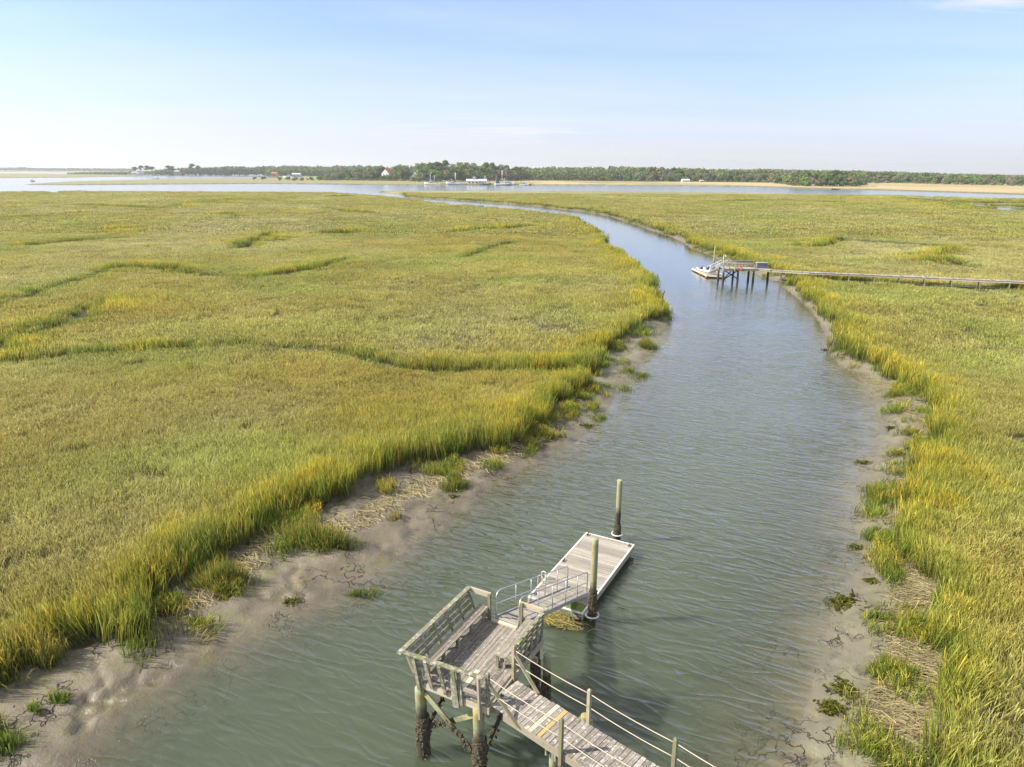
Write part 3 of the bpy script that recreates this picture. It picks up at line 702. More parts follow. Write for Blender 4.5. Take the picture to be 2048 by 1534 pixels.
mb=MB(); mb.obox(P(1.95,.07,ZD+.22),WV,EV,UP,.35,.018,.06); mb.build('lower_rail',M['wood_grey'],pier)
# uprights of the near railing lean outward like bench backs
for w_,low,lean in ((.05,-.42,.2),(.12,-.1,.14),(.48,-.1,.24),(.95,-.12,.24),(1.25,-.42,.05),(1.36,-.40,.16),(1.48,-.30,.05)):
    mb=MB(); mb.bar(P(w_+.02,.05,ZD+low),P(w_-.05,.05-lean*.9,ZD+.93),.05,.11,WV); mb.build('railing_upright',M['wood_mossy'],pier)
mb=MB(); mb.bar(P(2.12,.02,ZD-.45),P(2.10,-.02,ZD+.93),.10,.06,WV); mb.build('railing_upright',M['wood_cream'],pier)
mb=MB(); mb.bar(P(-.06,-.05,ZD+.3),P(-.20,-.16,ZD+.9),.02,.09,WV); mb.build('broken_board',M['wood_cream'],pier)
# walkway rail posts
def wpost(p,z0,z1,mt='wood_post'):
    mb=MB(); mb.bar(V(p.x,p.y,z0),V(p.x,p.y,z1-.03),.095,.095,DW); 
    a=V(p.x,p.y,z1-.03); h=.047
    vs=[a+DW*i*h+NW*j*h for i,j in ((-1,-1),(1,-1),(1,1),(-1,1))]+[a+UP*.04]
    mb.add(vs,[(0,1,4),(1,2,4),(2,3,4),(3,0,4)]); mb.build('rail_post',M[mt],pier)
def s_of(p): d=Vector(p)-WC; return d.dot(DW)
R=[P(2.40,1.50,0),V(2.1,15.70,0)]; R+= [R[1]+DW*2.55, R[1]+DW*5.1]
Lp=[P(2.30,.16,0),Q(s_of(at(1118,1517,2.6)),-.66,0)]; Lp+=[Lp[1]+DW*2.5,Lp[1]+DW*5.0]
for k,p in enumerate(R): wpost(p,ZD-.28,ZD+1.08)
for k,p in enumerate(Lp): wpost(p,ZD-.42,ZD+1.05,'wood_mossy' if k==0 else 'wood_post')
mb=MB(); mb.bar(R[0]+UP*(ZD+.85)-DW*.03,Q(s_of(R[0])+1.0,.58,ZD+.02),.04,.1,NW); mb.build('diagonal_brace',M['wood_post'],pier)
mb=MB(); mb.bar(Lp[0]+UP*(ZD+.72),Q(s_of(Lp[0])+1.12,-.64,ZD-.1),.04,.1,NW); mb.build('diagonal_brace',M['wood_post'],pier)
def rope(pts,z):
    for a,b in zip(pts[:-1],pts[1:]):
        mb=MB(); mb.tube([a+(b-a)*t+UP*(z-.05*4*t*(1-t)) for t in [i/12 for i in range(13)]],.011,6); mb.build('rope_rail',M['rope'],pier,True)
rope(R,ZD+.93);rope(R,ZD+.50);rope(Lp,ZD+.90);rope(Lp,ZD+.46)
# small step box by the right bench
mb=MB(); mb.obox(P(1.88,1.66,3.2),WV,EV,UP,.2,.09,.02); mb.obox(P(1.84,1.70,ZD+.1),WV,EV,UP,.17,.02,.1); mb.bar(P(1.78,1.63,ZD),P(1.78,1.63,3.18),.09,.05,EV); mb.build('bench_end',M['wood_mossy'],pier)
# piles
PA=V(-2.63,17.42,0);PB=V(-.87,16.48,0);PC=V(.84,20.22,0);PD=P(.05,3.15,0)
pile('piling',PA,2.40,.17,pier,1.4,760,seed=3); pile('piling',PB,2.50,.165,pier,1.45,640,seed=4)
pile('piling',PC,2.30,.14,pier,1.2,380,seed=5); pile('piling',P(2.05,3.35,0)+WV*.55,2.3,.13,pier,1.3,260,seed=6); pile('piling',PD,2.3,.14,pier,1.2,300,seed=7)
pw=at(1110,1487,2.62); PW=V(pw[0],pw[1],0); pile('piling',PW,2.62,.12,pier,1.2,120,seed=8)
pile('piling',PW+NW*1.35,2.62,.12,pier,1.2,160,seed=9); pile('piling',PW+DW*3.2,2.62,.12,pier,1.2,0,seed=10); pile('piling',PW+DW*3.2+NW*1.35,2.62,.12,pier,1.2,0,seed=11)
mb=MB()
for k in (-.15,.15): mb.bar(PW+NW*-.2+DW*k+UP*2.38,PW+NW*1.5+DW*k+UP*2.38,.05,.2)
mb.build('pile_cap_beam',M['wood_mossy'],pier)
mb=MB(); mb.bar(PB+DW*.17+UP*-.4,PB+DW*.15+UP*2.4,.025,.025); mb.build('pipe',M['steel_grey'],pier)
def brace(a,b,crust0,crust1,seed):
    random.seed(seed); a=Vector(a);b=Vector(b)
    mb=MB(); mb.bar(a,b,.05,.14,V(0,.3,1)); o=mb.build('cross_brace',M['pile'],pier)
    sh=MB(); n_=int((b-a).length*85*(crust1-crust0))
    for i in range(n_):
        t=random.uniform(crust0,crust1); p=a+(b-a)*t
        sh.lump(p+V(random.gauss(0,.035),random.gauss(0,.035),random.gauss(0,.06)),random.uniform(.02,.05),1.2)
    sh.build('oyster_crust',M['oyster'],o)
brace(PA+V(.12,-.1,2.30),PB+V(-.1,-.1,.95),.45,1.,21)
brace(PA+V(.14,.05,.95),PB+V(0,.14,2.2),0.,.55,22)
brace(PA+V(.12,.1,.9),PD+V(0,0,2.3),0.,.85,23)
brace(PB+V(.12,.1,.8),PC+V(0,0,2.35),0.,.6,24)
# ---------------------------------------------------------------- gangway
G0=V(-.155,20.02,0);G1=V(2.78,25.28,0); gd=(G1-G0); gl=gd.length; g2=gd/gl; gs=V(g2.y,-g2.x,0); Z0,Z1=ZD+.10,.66
gw=thing('gangway','aluminium railed gangway with slatted wooden deck sloping down to the float','gangway',(G0+G1)/2+UP*0)
sl3=V(g2.x*gl,g2.y*gl,Z1-Z0).normalized(); sln=gs.cross(sl3)
def GP(t,o_,h=0): return G0+g2*gl*t+gs*o_+UP*(Z0+(Z1-Z0)*t+h)
mb=MB(); k=44
for i in range(k):
    t=(i+.5)/k; mb.obox(GP(t,0,0),gs,sl3,sln,.40,gl/k*.33,.014,random.uniform(.4,1))
mb.build('slatted_deck',M['wood_float'],gw)
for o_ in (-.43,.43):
    mb=MB(); mb.bar(GP(-.005,o_,-.03),GP(1.0,o_,-.03),.045,.15); mb.build('side_channel',M['aluminium'],gw)
for o_ in (-.43,.43):
    hr=.98; mb=MB()
    pts=[GP(.015,o_,0)]+[GP(.015+.002*q,o_,hr*q) for q in (.3,.6,.78)]
    for q in range(1,6):
        a=q/5*math.pi/2; pts.append(GP(.02+.045*(1-math.cos(a)),o_,hr*.78+hr*.22*math.sin(a)))
    pts+= [GP(t,o_,hr) for t in (.2,.4,.6,.8,.93)]+[GP(.952,o_,hr-.02),GP(.962,o_,hr-.09),GP(.962,o_,0)]
    mb.tube(pts,.021,8); mb.build('handrail',M['aluminium'],gw,True)
    mb=MB(); mb.tube([GP(.02,o_,.5),GP(.96,o_,.5)],.016,6); mb.build('mid_rail',M['aluminium'],gw,True)
    for t in (.24,.43,.62,.8):
        mb=MB(); mb.tube([GP(t,o_,0),GP(t,o_,hr)],.017,6); mb.build('stanchion',M['aluminium'],gw,True)
# ---------------------------------------------------------------- floating dock
FC=[V(.65,24.98,0),V(2.82,23.84,0),V(5.71,29.31,0),V(3.55,30.25,0)]
fe=((FC[2]-FC[1])+(FC[3]-FC[0])).normalized(); fw=V(fe.y,-fe.x,0); fc=sum(FC,V(0,0,0))/4; LH,WH=3.05,1.2
def FP(a,b,z): return fc+fw*a+fe*b+UP*z
fl=thing('floating_dock','low floating dock of pale bleached planks with white edging, at the foot of the gangway','floating dock',fc)
mb=MB(); y=-LH+.05
while y<LH-.1:
    wd=.14; mb.obox(FP(0,y+wd/2,.47+random.uniform(-.003,.003)),fw,fe,UP,WH-.07,wd/2-.004,.019,random.uniform(.3,1)); y+=wd+.006
mb.build('plank_deck',M['wood_float'],fl)
for s_ in (-1,1):
    mb=MB(); mb.bar(FP(s_*(WH-.03),-LH,.475),FP(s_*(WH-.03),LH,.475),.075,.045); mb.build('edge_trim',M['white_trim'],fl)
    mb=MB(); mb.bar(FP(-WH+.07,s_*(LH-.035),.475),FP(WH-.07,s_*(LH-.035),.475),.075,.045); mb.build('edge_trim',M['white_trim'],fl)
    mb=MB(); mb.bar(FP(s_*(WH-.025),-LH+.01,.325),FP(s_*(WH-.025),LH-.01,.325),.045,.25); mb.build('side_board',M['wood_cream'],fl)
    mb=MB(); mb.bar(FP(-WH+.05,s_*(LH-.03),.325),FP(WH-.05,s_*(LH-.03),.325),.045,.25); mb.build('side_board',M['wood_mossy'] if s_<0 else M['wood_cream'],fl)
mb=MB(); mb.obox(FP(.78,-LH+.34,.494),fw,fe,UP,.34,.27,.004); mb.build('algae_patch',M['algae'],fl)
for k in range(4):
    b0=-LH+.12+k*1.5
    mb=MB(); mb.obox(FP(0,b0+.66,.06),fw,fe,UP,WH-.12,.62,.14)
    for q in range(9): 
        for s_ in (-1,1): mb.obox(FP(s_*(WH-.11),b0+.1+q*.14,.06),fw,fe,UP,.02,.035,.13)
        for s_ in (-1,1): mb.obox(FP(-WH+.2+q*.25,b0+.66+s_*.63,.06),fw,fe,UP,.05,.02,.13)
    mb.build('float_drum',M['black_plastic'],fl)
for a,b in ((-WH+.17,LH-.22),(WH-.17,LH-.25),(-WH+.14,.15),(-WH+.16,-LH+.35)):
    mb=MB()
    for q in (-.05,.05): mb.bar(FP(a,b+q,.49),FP(a,b+q,.545),.03,.03,fe)
    mb.bar(FP(a,b-.13,.56),FP(a,b+.13,.56),.03,.03); mb.build('cleat',M['iron'],fl)
for q in (0,.34):
    mb=MB(); mb.tube([FP(-WH+.12-.0,-LH+1.15+q,.49),FP(-WH+.12,-LH+1.15+q,.75),FP(-WH+.08,-LH+1.15+q,.83),FP(-WH-.02,-LH+1.15+q,.86),FP(-WH-.1,-LH+1.15+q,.8),FP(-WH-.12,-LH+1.15+q,.1)],.02,8); mb.build('ladder_rail',M['white_trim'],fl,True)
mb=MB(); mb.prism([FP(-.35,-LH+.7,.49),FP(-.05,-LH+.7,.49),FP(-.08,-LH+.7,.85)],fe*.03); mb.build('gangway_stop',M['steel_grey'],fl)
PN=V(3.17,23.91,0);PF=V(5.05,30.36,0)
for c,d0 in ((PN,-.25),(PF,math.pi-1.)):
    mb=MB(); a=math.atan2(fe.y,fe.x)
    ring_tube(mb,(c.x,c.y,.42),.25,.035,0,2*math.pi-.15,22,d0); mb.build('pile_hoop',M['white_trim'],fl,True)
mb=MB(); mb.bar(FP(WH-.02,-LH+.1,.42),PN+UP*.42-fw*.2,.09,.06); mb.build('hoop_bracket',M['white_trim'],fl)
for p,top,lab,cr_ in ((PN,3.72,'greenish mooring post with dark shell-crusted foot beside the near corner of the float',1.5),(PF,3.20,'pale round mooring post at the far end of the floating dock',.95)):
    o=pile('mooring_post',p,top,.125,None,cr_,240,seed=31+int(top)); tag(o,lab,'post',group='mooring posts of the floating dock')
# dead reed raft caught under the float
def strips(n,fn,name,m,parent=None,seed=5,label=None):
    random.seed(seed); vs=[];fs=[];hg=[];br=[]
    for i in range(n):
        pts,wd=fn(); b=len(vs); bb=random.random()
        for k,(p,sd_) in enumerate(pts):
            vs+= [p-sd_*wd,p+sd_*wd]; t=k/(len(pts)-1); hg+=[t,t]; br+=[bb,bb]
            if k: fs.append((b+2*k-2,b+2*k-1,b+2*k+1,b+2*k))
    me=bpy.data.meshes.new(name)
    org=ORG[parent.name] if parent is not None else V(0,0,0)
    me.from_pydata([p-org for p in vs],[],fs); me.update()
    me.attributes.new('hgt','FLOAT','POINT').data.foreach_set('value',hg); me.attributes.new('br','FLOAT','POINT').data.foreach_set('value',br)
    return link_mesh(name,me,m,parent)
def raft():
    c=FP(random.gauss(-.25,.55),-LH-.28+random.gauss(0,.2),.05+random.uniform(0,.16)); a=random.gauss(-.5,.55); L=random.uniform(.25,.7)
    d=V(math.cos(a),math.sin(a),random.gauss(0,.12)); s_=V(-d.y,d.x,.3)
    return [(c-d*L/2,s_),(c+UP*.03,s_),(c+d*L/2,s_)],random.uniform(.006,.014)
tag(strips(1100,raft,'reed_raft',M['raft_reed'],None,5),'tangle of floating yellowish dead reeds against the end of the floating dock','reeds')
# ---------------------------------------------------------------- tufts, wrack and seaweed on the mud banks
def hfield(pts):
    a=np.array(pts,float); return fields(a[:,0],a[:,1])
def tuft(u,v,rx,ry,hgt,nb,label,m='grass_green',gold=.25,seed=0,lean=.35):
    """one clump of grass standing on the mud: green skirt, some golden stalks"""
    r=np.random.default_rng(seed+900); c=at(u,v,.35); L=V(c[0],c[1],0)
    n=nb; ns=max(3,int(4*rx*ry+3)); ca_=r.uniform(0,6.283,ns); cq=np.sqrt(r.uniform(0,.8,ns)); cx_=np.cos(ca_)*cq; cy2=np.sin(ca_)*cq; ch=r.uniform(.55,1.1,ns); cs=r.uniform(.18,.42,ns)
    k_=r.integers(0,ns,n); ux=cx_[k_]+r.normal(size=n)*cs[k_]*.8; uy=cy2[k_]+r.normal(size=n)*cs[k_]*.8
    a=np.arctan2(r.normal(size=n)*.3+uy-cy2[k_]*.5,r.normal(size=n)*.3+ux-cx_[k_]*.5); q=np.clip(np.hypot(ux,uy),0,1.15); X=c[0]+ux*rx; Y=c[1]+uy*ry; hk=ch[k_]
    _,_,_,h=fields(X,Y); h=np.maximum(h,.02)
    L.z=float(np.median(h)); 
    root=thing('grass_tuft',label,'grass tuft',L)
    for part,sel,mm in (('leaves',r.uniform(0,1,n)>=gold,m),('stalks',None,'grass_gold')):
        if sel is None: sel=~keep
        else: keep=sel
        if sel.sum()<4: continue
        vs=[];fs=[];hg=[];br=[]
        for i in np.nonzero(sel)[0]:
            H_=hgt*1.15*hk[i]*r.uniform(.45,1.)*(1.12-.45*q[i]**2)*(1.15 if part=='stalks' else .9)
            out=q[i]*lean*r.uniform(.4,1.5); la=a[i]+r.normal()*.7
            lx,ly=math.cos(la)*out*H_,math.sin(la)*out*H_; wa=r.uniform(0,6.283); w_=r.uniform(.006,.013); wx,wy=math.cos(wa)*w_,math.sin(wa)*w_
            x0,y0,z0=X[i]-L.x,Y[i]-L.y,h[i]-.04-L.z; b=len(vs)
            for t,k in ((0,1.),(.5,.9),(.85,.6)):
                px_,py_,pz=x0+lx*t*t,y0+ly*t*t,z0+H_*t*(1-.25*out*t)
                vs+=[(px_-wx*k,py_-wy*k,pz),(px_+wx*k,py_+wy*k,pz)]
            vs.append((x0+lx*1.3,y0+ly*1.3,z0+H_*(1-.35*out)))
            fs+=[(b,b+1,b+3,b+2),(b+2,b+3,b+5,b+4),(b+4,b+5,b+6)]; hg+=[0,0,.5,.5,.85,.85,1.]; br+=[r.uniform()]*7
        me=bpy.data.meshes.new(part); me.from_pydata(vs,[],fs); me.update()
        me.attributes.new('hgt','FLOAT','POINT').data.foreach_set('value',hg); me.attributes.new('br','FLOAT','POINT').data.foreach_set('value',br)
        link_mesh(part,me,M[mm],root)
    return root
TUFTS=[(895,968,1.0,.7,1.0,900,'bushy green and gold grass tuft alone on the left mud bank by the water','grass_green',.2),
(620,1085,1.9,.8,1.25,2200,'broad tall green and gold grass tuft with matted dead stems on the left mud bank','grass_green',.3),
(440,1172,1.3,.75,1.1,1500,'gold-tipped green grass tuft on the left mud bank, left of the broad tall tuft','grass_green',.35),
(718,1172,.85,.3,.35,420,'low dark green grass patch at the waterline of the left mud bank','grass_green',.02),
(795,1030,.5,.4,.6,260,'thin straw-coloured grass tuft between the broad tuft and the bushy tuft','grass_straw',.4),
(1192,828,1.0,.8,.45,380,'short green grass patch near the water on the far end of the left mud bank','grass_green',.05),
(1262,745,1.5,1.1,.8,620,'sparse grey-green grass tuft on the left bank mud flat beside the bend','grass_green',.15),
(1300,690,1.4,1.2,1.2,900,'tall green grass tuft leaning over the water at the left bank corner','grass_green',.3),
(1235,770,1.2,.8,.6,420,'low green grass tuft on the edge of the bare mud at the left bank bend','grass_green',.1),
(1318,630,1.6,1.6,1.1,800,'dark green grass tuft on the jutting point of the left bank','grass_green',.15),
(40,1340,1.3,.8,1.3,1500,'tall golden grass tuft at the left edge of the picture above the mud','grass_green',.6),
(15,1490,.9,.7,.8,900,'bright green grass tuft in the bottom left corner','grass_green',.02),
(108,1400,.45,.35,.5,260,'small pale green grass tuft on the cracked mud at bottom left','grass_green',.05),
(55,1425,.35,.3,.4,200,'tiny green grass tuft beside the bright green corner tuft','grass_green',.0),
(250,1240,.9,.5,.8,700,'drooping green grass tuft hanging over the left mud scarp','grass_green',.15),
(1770,1000,1.1,1.9,.8,1700,'long grey-green grass patch on the right mud bank beside the creek','grass_green',.12),
(1745,1065,.7,.6,.6,600,'green grass tuft at the near end of the long patch on the right bank','grass_green',.08),
(1880,895,1.2,.8,.8,900,'green grass tuft by the bare mud on the right bank, farther of two','grass_green',.15),
(1800,935,1.0,.9,.6,520,'low loose green grass on the right bank behind the long grass patch','grass_green',.12),
(1790,1345,.8,.7,.8,900,'bright green grass tuft among fallen reeds on the lower right bank','grass_green',.05),
(1845,1270,1.0,.9,.9,800,'green and straw grass tuft bent over above the bright tuft on the right bank','grass_green',.3),
(1760,1240,.7,.5,.45,380,'low green grass patch on cracked mud at the right waterline','grass_green',.05),
(1795,790,1.4,1.0,.7,620,'low green grass tuft on the right bank above the bare mud bay','grass_green',.15),
(1680,700,1.6,1.2,.7,700,'dark green grass tuft on the right bank point by the water','grass_green',.1),
]
for i,t_ in enumerate(TUFTS): tuft(t_[0],t_[1],t_[2],t_[3],t_[4],t_[5],t_[6],t_[7],t_[8],i)
# fallen reeds: bands along the foot of the grass
def wrack(pts,n,seed,spread,label,amin,amax):
    random.seed(seed); r=np.random.default_rng(seed); line=[at(u,v,.45) for u,v in pts]
    seg=[math.dist(a,b) for a,b in zip(line[:-1],line[1:])]; tot=sum(seg); C=[]
    for i in range(n):
        q=r.uniform(0,tot); k=0
        while k<len(seg)-1 and q>seg[k]: q-=seg[k]; k+=1
        t=q/seg[k]; a,b=line[k],line[k+1]; C.append((a[0]+(b[0]-a[0])*t+r.normal()*spread,a[1]+(b[1]-a[1])*t+r.normal()*spread))
    dw,dv,_,h=hfield(C); it=iter([(c,z) for c,z,w_,v_ in zip(C,h,dw,dv) if w_>.15])
    m=int((dw>.15).sum())
    def fn():
        c,z=next(it); a=random.uniform(amin,amax); L=random.uniform(.3,1.0); d=V(math.cos(a),math.sin(a),0); s_=V(-d.y,d.x,.5)
        c=V(c[0],c[1],z+random.uniform(.01,.14)); k=random.gauss(0,.15)
        return [(c-d*L/2-UP*.03,s_),(c+V(-d.y,d.x,0)*k*L+UP*.05,s_),(c+d*L/2-UP*random.uniform(-.06,.06),s_)],random.uniform(.005,.012)
    o=strips(m,fn,'fallen_reeds',M['grass_straw'],None,seed); tag(o,label,None,None,'stuff'); return o
wrack([(1790,1110),(1850,1150),(1850,1220),(1835,1290),(1850,1340),(1800,1400),(1830,1460),(1850,1534)],5200,51,.5,'straw-coloured fallen reeds along the foot of the right bank grass',-1.1,.5)
wrack([(1720,745),(1790,780),(1850,840),(1880,900),(1830,990),(1815,1060)],1800,52,.5,'fallen reeds by the bare mud of the right bank',-.8,.8)
wrack([(200,1250),(320,1240),(400,1190),(480,1130),(540,1080),(700,1045),(800,985),(950,930),(1060,880),(1150,800)],2600,53,.4,'dead stems fallen on the mud along the left bank grass',-1.5,.3)
# seaweed, mud clods
def weed(u,v,s_,label,seed):
    random.seed(seed); c=at(u,v,.1); z=max(float(hfield([(c[0],c[1])])[3][0]),.0)
    n_=int(70*s_+20); ph=random.uniform(-.5,.5)
    def fn():
        q=V(c[0]+random.gauss(0,.22)*s_,c[1]+random.gauss(0,.16)*s_+0,z+random.uniform(.01,.07)); a=random.uniform(0,6.3); d=V(math.cos(a),math.sin(a),random.gauss(0,.25))
        s2=V(-d.y,d.x,random.gauss(0,.3)); L=random.uniform(.08,.28)*s_
        return [(q-d*L/2,s2),(q+UP*.02,s2),(q+d*L/2,s2)],random.uniform(.015,.05)
    o=strips(n_,fn,'seaweed_clump',M['seaweed'],None,seed)
    for v_ in o.data.vertices: v_.co-=V(c[0],c[1],z)
    o.location=(c[0],c[1],z); tag(o,label,'seaweed')
for i,(u,v,s_,lab) in enumerate([(1725,922,.9,'dark seaweed clump where the long right bank grass meets the water'),(1712,1090,.8,'brown seaweed clump below the grass patch on the right waterline'),(1690,1205,1.5,'largest olive brown seaweed clump on the right waterline'),(1745,1165,.8,'small seaweed clump above the largest one on the right mud'),(1688,1385,1.2,'long dark weed lying on the lower right mud'),(1660,1420,1.,'weed trail at the water edge of the lower right mud'),(1780,855,.7,'small weed clump on the bare mud bay of the right bank'),(1655,698,1.2,'dark snag of weed jutting into the water from the right bank'),(1175,852,1.,'dark weed clump at the waterline of the left bank bend'),(905,995,.6,'small weed clump on the mud in front of the bushy left tuft'),(580,1205,.7,'weed scrap on the left mud beside the waterline'),(400,1255,.8,'dark weed scrap on the left mud near the small scarp'),(1770,1400,.8,'pale olive weed patch on the cracked mud at lower right')]): weed(u,v,s_,lab,70+i)
def prof(tab,u):
    for (a,va),(b,vb) in zip(tab[:-1],tab[1:]):
        if a<=u<=b: return va+(vb-va)*(u-a)/(b-a)
    return tab[-1][1] if u>tab[-1][0] else tab[0][1]
# skyline of the wood (pixel row of the tree tops) and distance of its edge
TOP=[(540,352),(600,352),(640,349),(680,341),(720,333),(760,330),(800,327),(830,326),(860,324),(900,322),(940,324),(975,326),(1000,326),(1030,331),(1060,334),(1090,332),(1150,333),(1210,331),(1290,332),(1330,334),(1420,336),(1540,337),(1640,339),(1720,341),(1800,342),(1900,346),(1960,348),(2048,350),(2200,351)]
BASE=[(540,361.5),(700,361.),(800,362),(860,364),(1040,362),(1060,360),(1180,361.5),(1300,363.5),(1400,364),(1540,365.5),(1600,373),(1725,374),(1732,366.5),(1800,366.5),(1900,369),(2048,372),(2200,374)]
FE=F/CT**2
EDGE=lambda u: (17-.7)*FE/(prof(BASE,u)-HZ(u))
# ---------------------------------------------------------------- far pier with its own float and kayaks
fp=thing('distant_pier','long grey boardwalk pier crossing the right marsh to a railed platform over the creek','pier',(36,113.5,0))
xa,xb,ya,yb,zf=33.3,38.7,112.6,115.2,2.25
mb=MB(); k=36
for i in range(k):
    x0=xa+(xb-xa)*i/k; mb.box((x0+.01,ya,zf-.05),(x0+(xb-xa)/k-.01,yb,zf))
mb.build('platform_deck',M['wood_far'],fp)
mb=MB(); mb.box((xa,ya-.05,zf-.35),(xb,ya,zf-.03)); mb.build('fascia_beam',M['wood_cream'],fp)
mb=MB(); mb.box((xa,yb,zf-.35),(xb,yb+.05,zf-.03)); mb.build('fascia_beam',M['wood_far'],fp)
def fpile(x,y,top,r_=.15,s_=0):
    pile('piling',(x,y,0),top,r_,fp,1.3,0,zb=-1.5,seed=200+s_)
for i,(x,y,t_) in enumerate([(33.25,114.9,2.3),(33.45,112.8,2.3),(35.75,115.4,2.2),(35.75,112.8,2.2),(38.2,112.8,2.2),(38.2,115.2,2.2),(40.9,113.9,2.2)]): fpile(x,y,t_,.15,i)
for a,b in (((33.45,112.75,.5),(35.75,112.75,2.0)),((33.45,112.7,2.0),(35.75,112.7,.6)),((33.4,112.9,.35),(35.75,115.3,2.0))):
    mb=MB(); mb.bar(a,b,.06,.18); mb.build('cross_brace',M['pile'],fp)
# railing with a bench back
for y_ in (yb,):
    for k in range(8):
        x=35.3+(xb-35.3)*k/7; mb=MB(); mb.bar((x,y_,zf),(x,y_,zf+.95),.09,.09,V(1,0,0)); mb.build('rail_post',M['wood_far'],fp)
    for z_ in (.35,.62,.88):
        mb=MB(); mb.box((35.2,y_-.07,zf+z_-.09),(xb,y_-.04,zf+z_+.09)); mb.build('backrest_slat',M['wood_far'],fp)
    mb=MB(); mb.box((35.1,y_-.1,zf+.98),(xb+.1,y_+.1,zf+1.03)); mb.build('cap_rail',M['wood_cream'],fp)
mb=MB(); mb.box((35.3,yb-.55,zf+.42),(xb,yb-.1,zf+.47)); mb.build('bench_seat',M['wood_float'],fp)
for k in range(4):
    x=35.4+(xb-35.5)*k/3; mb=MB(); mb.bar((x,yb-.5,zf),(x,yb-.5,zf+.42),.09,.09,V(1,0,0)); mb.build('bench_leg',M['wood_far'],fp)
for k in range(3):
    x=xa+.05+k*.9; mb=MB(); mb.bar((x,ya+.05,zf),(x,ya+.05,zf+1.),.09,.09,V(1,0,0)); mb.build('rail_post',M['wood_post'],fp)
mb=MB(); mb.box((xa,ya,zf+.95),(xa+2.,ya+.1,zf+1.02)); mb.build('cap_rail',M['white_trim'],fp)
mb=MB(); mb.tube([(33.6,114.0,zf),(33.6,114.0,4.25)],.05,8); mb.build('lamp_post',M['white_trim'],fp,True)
mb=MB(); mb.tube([(33.6,114.0,4.2),(33.75,114,4.28),(33.9,114,4.22)],.04,6); mb.tube([(33.9,114,4.24),(33.9,114,3.98)],[.06,.13],8); mb.build('lamp_head',M['white_trim'],fp)
# boardwalk
BW=[zat(u,v,0.001+1)[:2] for u,v in []]
bp=[V(38.7,113.9,0)]+[V(*at(u,v,2.2)[:2],0) for u,v in ((1545,540),(1620,544.5),(1724,548.5),(1876,555.5),(2048,563))]
bp.append(bp[-1]+(bp[-1]-bp[-2])*1.2)
mb=MB();bm=MB();npost=0
acc=0
for a,b in zip(bp[:-1],bp[1:]):
    d=(b-a); L=d.length; d=d/L; s_=V(-d.y,d.x,0); q=0
    while q<L:
        mb.obox(a+d*(q+.07)+UP*2.2,s_,d,UP,.62,.066,.022); q+=.145
    for sgn in (-1,1): bm.bar(a+s_*sgn*.55+UP*2.05,b+s_*sgn*.55+UP*2.05,.05,.24)
mb.build('boardwalk_deck',M['wood_far'],fp)
for sgn in (-1,1):
    mb=MB()
    for a,b in zip(bp[:-1],bp[1:]):
        d=(b-a).normalized(); s_=V(-d.y,d.x,0); mb.bar(a+s_*sgn*.55+UP*2.06,b+s_*sgn*.55+UP*2.06,.05,.22)
    mb.build('boardwalk_beam',M['wood_cream' if sgn<0 else 'wood_far'],fp)
tot=0
for a,b in zip(bp[1:-1],bp[2:]):
    d=(b-a); L=d.length; d=d/L; s_=V(-d.y,d.x,0)
    nseg=max(1,round(L/3.4))
    for i in range(nseg):
        c=a+d*(i+.5)*L/nseg
        for sgn in (-1,1):
            mb=MB(); mb.bar(c+s_*sgn*.5+UP*.2,c+s_*sgn*.5+UP*2.0,.13,.13,d); mb.build('boardwalk_post',M['wood_post'],fp)
        mb=MB(); mb.bar(c-s_*.62+UP*1.9,c+s_*.62+UP*1.9,.06,.18); mb.build('cross_beam',M['wood_cream'],fp)
    mb=MB(); mb.bar(a-s_*.2+UP*1.15,b-s_*.2+UP*1.15,.03,.03)
    mb.build('pipe',M['steel_grey'],fp)
# screen panel / box beside the platform
bx=thing('storage_locker','blue grey board locker on the boardwalk beside the distant pier platform','locker',(39.7,114.2,zf))
mb=MB(); mb.box((38.85,113.5,zf+.02),(40.5,114.2,zf+.78)); mb.build('locker_box',M['blue_panel'],bx)
mb=MB(); mb.box((38.8,113.45,zf+.78),(40.55,114.25,zf+.86)); mb.build('lid',M['wood_far'],bx)
lb=thing('life_ring','red and orange life ring hung at the front of the distant pier platform','life ring',(35.8,ya-.1,zf))
mb=MB(); mb.tube([V(35.8+.33*math.cos(a),ya-.12,zf+.1+.33*math.sin(a)) for a in [i*math.pi/8 for i in range(17)]],.1,8); mb.build('ring',M['orange'],lb,True)
mb=MB(); 
mb.tube([V(35.8+.36*math.cos(a),ya-.12,zf+.1+.36*math.sin(a)) for a in [i*math.pi/4 for i in range(9)]],.025,5); mb.build('grab_line',M['white_trim'],lb,True)
mb=MB(); mb.bar((35.1,ya-.1,zf-.25),(35.1,ya-.1,zf+.9),.2,.12,V(1,0,0)); o=mb.build('ladder_board',M['kayak_green'],fp)
# float and gangway of the far pier
ff_=thing('distant_float','small white edged floating dock with orange corner floats off the distant pier','floating dock',(33,122,0))
q=[V(32.3,118.0,0),V(35.2,117.2,0),V(35.0,126.3,0),V(31.9,126.8,0)]
mb=MB(); mb.prism([p+UP*.22 for p in q],UP*.2); mb.build('plank_deck',M['wood_far'],ff_)
for a,b in zip(q,q[1:]+q[:1]):
    mb=MB(); mb.bar(a+UP*.33,b+UP*.33,.09,.24); mb.build('edge_trim',M['white_trim'],ff_)
for p in (q[0]+V(-.1,-.1,0),V(32.15,121.6,0)):
    mb=MB(); mb.tube([p+UP*.0,p+UP*.1,p+UP*.35,p+UP*.42],[.12,.24,.24,.12],10); mb.build('corner_float',M['orange'],ff_,True)
mb=MB(); mb.prism([p*.97+V(.97,3.6,0)+UP*-.1 for p in q],UP*.3); mb.build('float_drum',M['black_plastic'],ff_)
